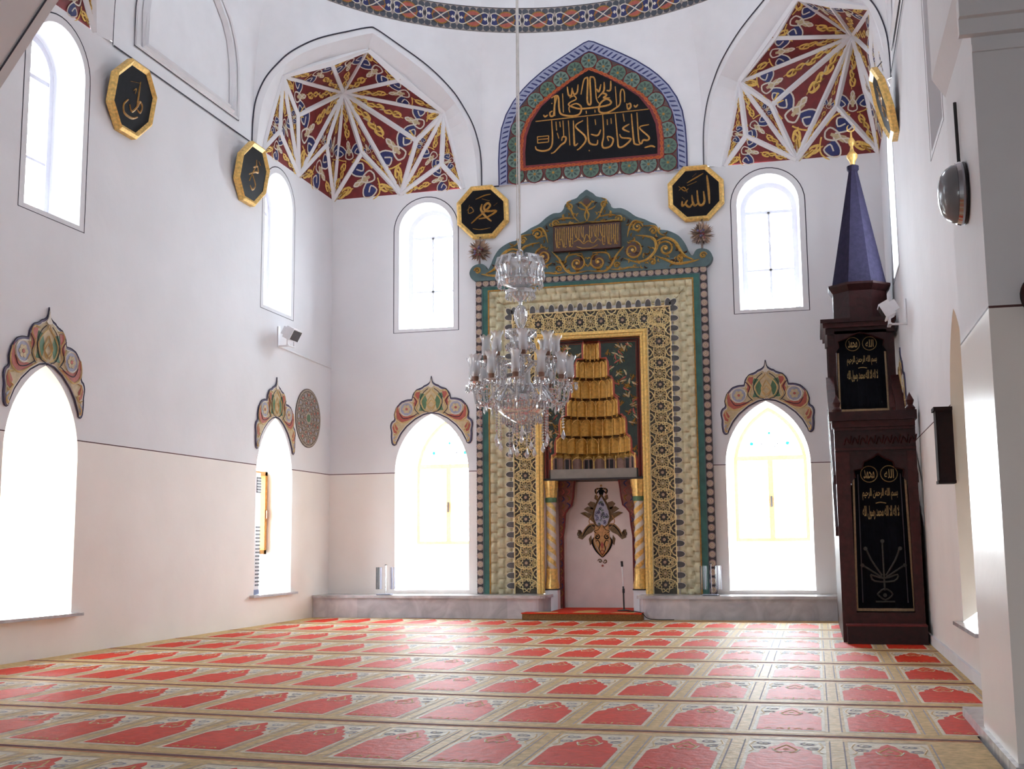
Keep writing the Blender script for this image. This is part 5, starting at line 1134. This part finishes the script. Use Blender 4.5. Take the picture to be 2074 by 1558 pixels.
# ------------------------------------------------------------------ wall fittings
def flood(fr,u,v,lab,dr):
    W=thing('floodlight',fr(u,v,0),lab,'floodlight','white floodlights on the side walls')
    g=G(fr); g.box(u-.03,u+.03,v-.16,v+.14,0,.015,WPLAST); g.box(u-.02,u+.02,v-.16,v-.14,0,.22,WPLAST); g.obj('wall_bracket',W)
    for s in (-.11,.11):
        g=G(fr); g.box(u+s-.012,u+s+.012,v-.16,v+.02,.19,.21,WPLAST); g.obj('swivel_arm',W)
    g=G(fr); g.box(u-.12,u+.12,v-.165,v-.15,.18,.22,WPLAST)
    f=lambda a,b_,c:fr(u+a,v+.03+b_*cos(.5)-c*sin(.5)*1,.20+b_*sin(.5)+c*cos(.5)) ; h=G(f)
    h.poly([(-.15,-.09),(.15,-.09),(.15,.09),(-.15,.09)],-.03,.09,WPLAST,back=True); h.poly([(-.10,-.06),(.10,-.06),(.10,.06),(-.10,.06)],-.10,-.03,WPLAST,back=True); o=h.obj('lamp_housing',W)
    h=G(f); h.poly([(-.13,-.075),(.13,-.075),(.13,.075),(-.13,.075)],.09,.093,M('lamp_front',(60,58,60),.2)); h.obj('front_glass',o); g.obj('yoke',W)
flood(FL,15.50,4.14,'white floodlight on the left wall above the round rosette',1); flood(FR,-14.2,3.76,'white floodlight on the right wall in front of the pulpit kiosk',1)
g=G(FL); g.tube([FL(15.5,3.99,.01),FL(16.4,3.97,.01),FL(17.42,3.94,.01)],.012,6,WPLAST); g.obj('cable_conduit',label='thin white conduit running from the left floodlight to the corner',cat='conduit')
DKW=M('blackened_wood',(30,14,14),.65,0,.3,16,0,.2)
W=thing('wall_box',(1.07,10.34,1.56),'small dark wooden box fixed upright on the right wall beside the pulpit','wall box')
g=G(lambda u,v,n:(u,n,v)); g.box(1.005,1.137,1.585,2.165,10.26,10.44,DKW); g.obj('box_body',W)
g=G(lambda u,v,n:(u,10.26-n,v)); g.box(1.02,1.125,1.61,2.14,0,.012,DKW); g.obj('box_front',W)
g=G(lambda u,v,n:(u,n,v)); g.box(.99,1.138,2.165,2.195,10.245,10.45,DKW); g.obj('top_moulding',W)
g=G(lambda u,v,n:(u,n,v)); g.box(.998,1.138,1.56,1.585,10.25,10.445,DKW); g.obj('bottom_moulding',W)
W=thing('bulkhead_lamp',(.86,6.5,2.9),'round grey dome lamp with chrome rim mounted on the right pier','wall lamp')
LG=M('lamp_grey_glass',(120,120,124),.18,0,.06); c=(.857,6.52,2.945)
g=G(); g.lathe([(.0,0),(.165,0),(.17,.01),(.165,.02),(.0,.021)],c,32,DPLAST,axis=(-1,0,0)); g.obj('back_plate',W)
g=G(); g.lathe([(.165,.015),(.172,.03),(.165,.05),(.15,.055),(.135,.05)],c,32,CHROME,axis=(-1,0,0)); g.obj('chrome_rim',W)
g=G(); g.lathe([(.16,.03),(.155,.07),(.135,.10),(.1,.125),(.05,.138),(0,.14)],c,32,LG,axis=(-1,0,0)); g.obj('glass_dome',W)
g=G(); g.box(0,0,0,0,0,0,LG) if 0 else None; g.tube([(.846,6.62,3.08),(.846,6.64,3.5)],.010,6,DPLAST); g.obj('supply_conduit',W)
W=thing('wall_disc',(1.11,5.97,2.25),'dark round-edged object at the right edge of the photo, hung on the pier','wall plaque')
g=G(); g.lathe([(0,0),(.10,0),(.115,.02),(.10,.04),(0,.045)],(1.115,5.995,2.26),28,DARKB,axis=(0,-1,0)); g.obj('disc_body',W)
g=G(); g.lathe([(.10,.035),(.112,.045),(.10,.05)],(1.115,5.995,2.26),28,MINR,axis=(0,-1,0)); g.obj('disc_rim',W)
# air conditioner and open casement in the far left niche
W=thing('air_conditioner',(-7.9,15.06,.43),'white floor-standing air conditioner tucked in the far left window niche','air conditioner')
y1=15.15
g=G(); g.fr=lambda u,v,n:(u,n,v); g.box(-7.87,-7.56,.46,2.12,14.93,y1,WPLAST); g.obj('housing',W)
g=G(); g.fr=lambda u,v,n:(u,n,v); g.box(-7.88,-7.555,.432,.50,14.93,y1+.005,M('ac_blue_grey',(110,116,150),.5)); g.obj('base_plinth',W)
SL=M('vent_dark',(70,68,78),.5)
g=G()
g.fr=lambda u,v,n:(u,n,v)
for i in range(17): g.box(-7.84,-7.553,.55+.05*i,.572+.05*i,y1-.12,y1+.004,SL)
g.obj('louvre_grille',W)
g=G(); g.fr=lambda u,v,n:(u,n,v); g.box(-7.85,-7.553,1.84,2.06,y1-.12,y1+.004,SL)
for i in range(5): g.box(-7.85,-7.551,1.86+.04*i,1.872+.04*i,y1-.12,y1+.007,WPLAST)
g.obj('air_outlet',W)
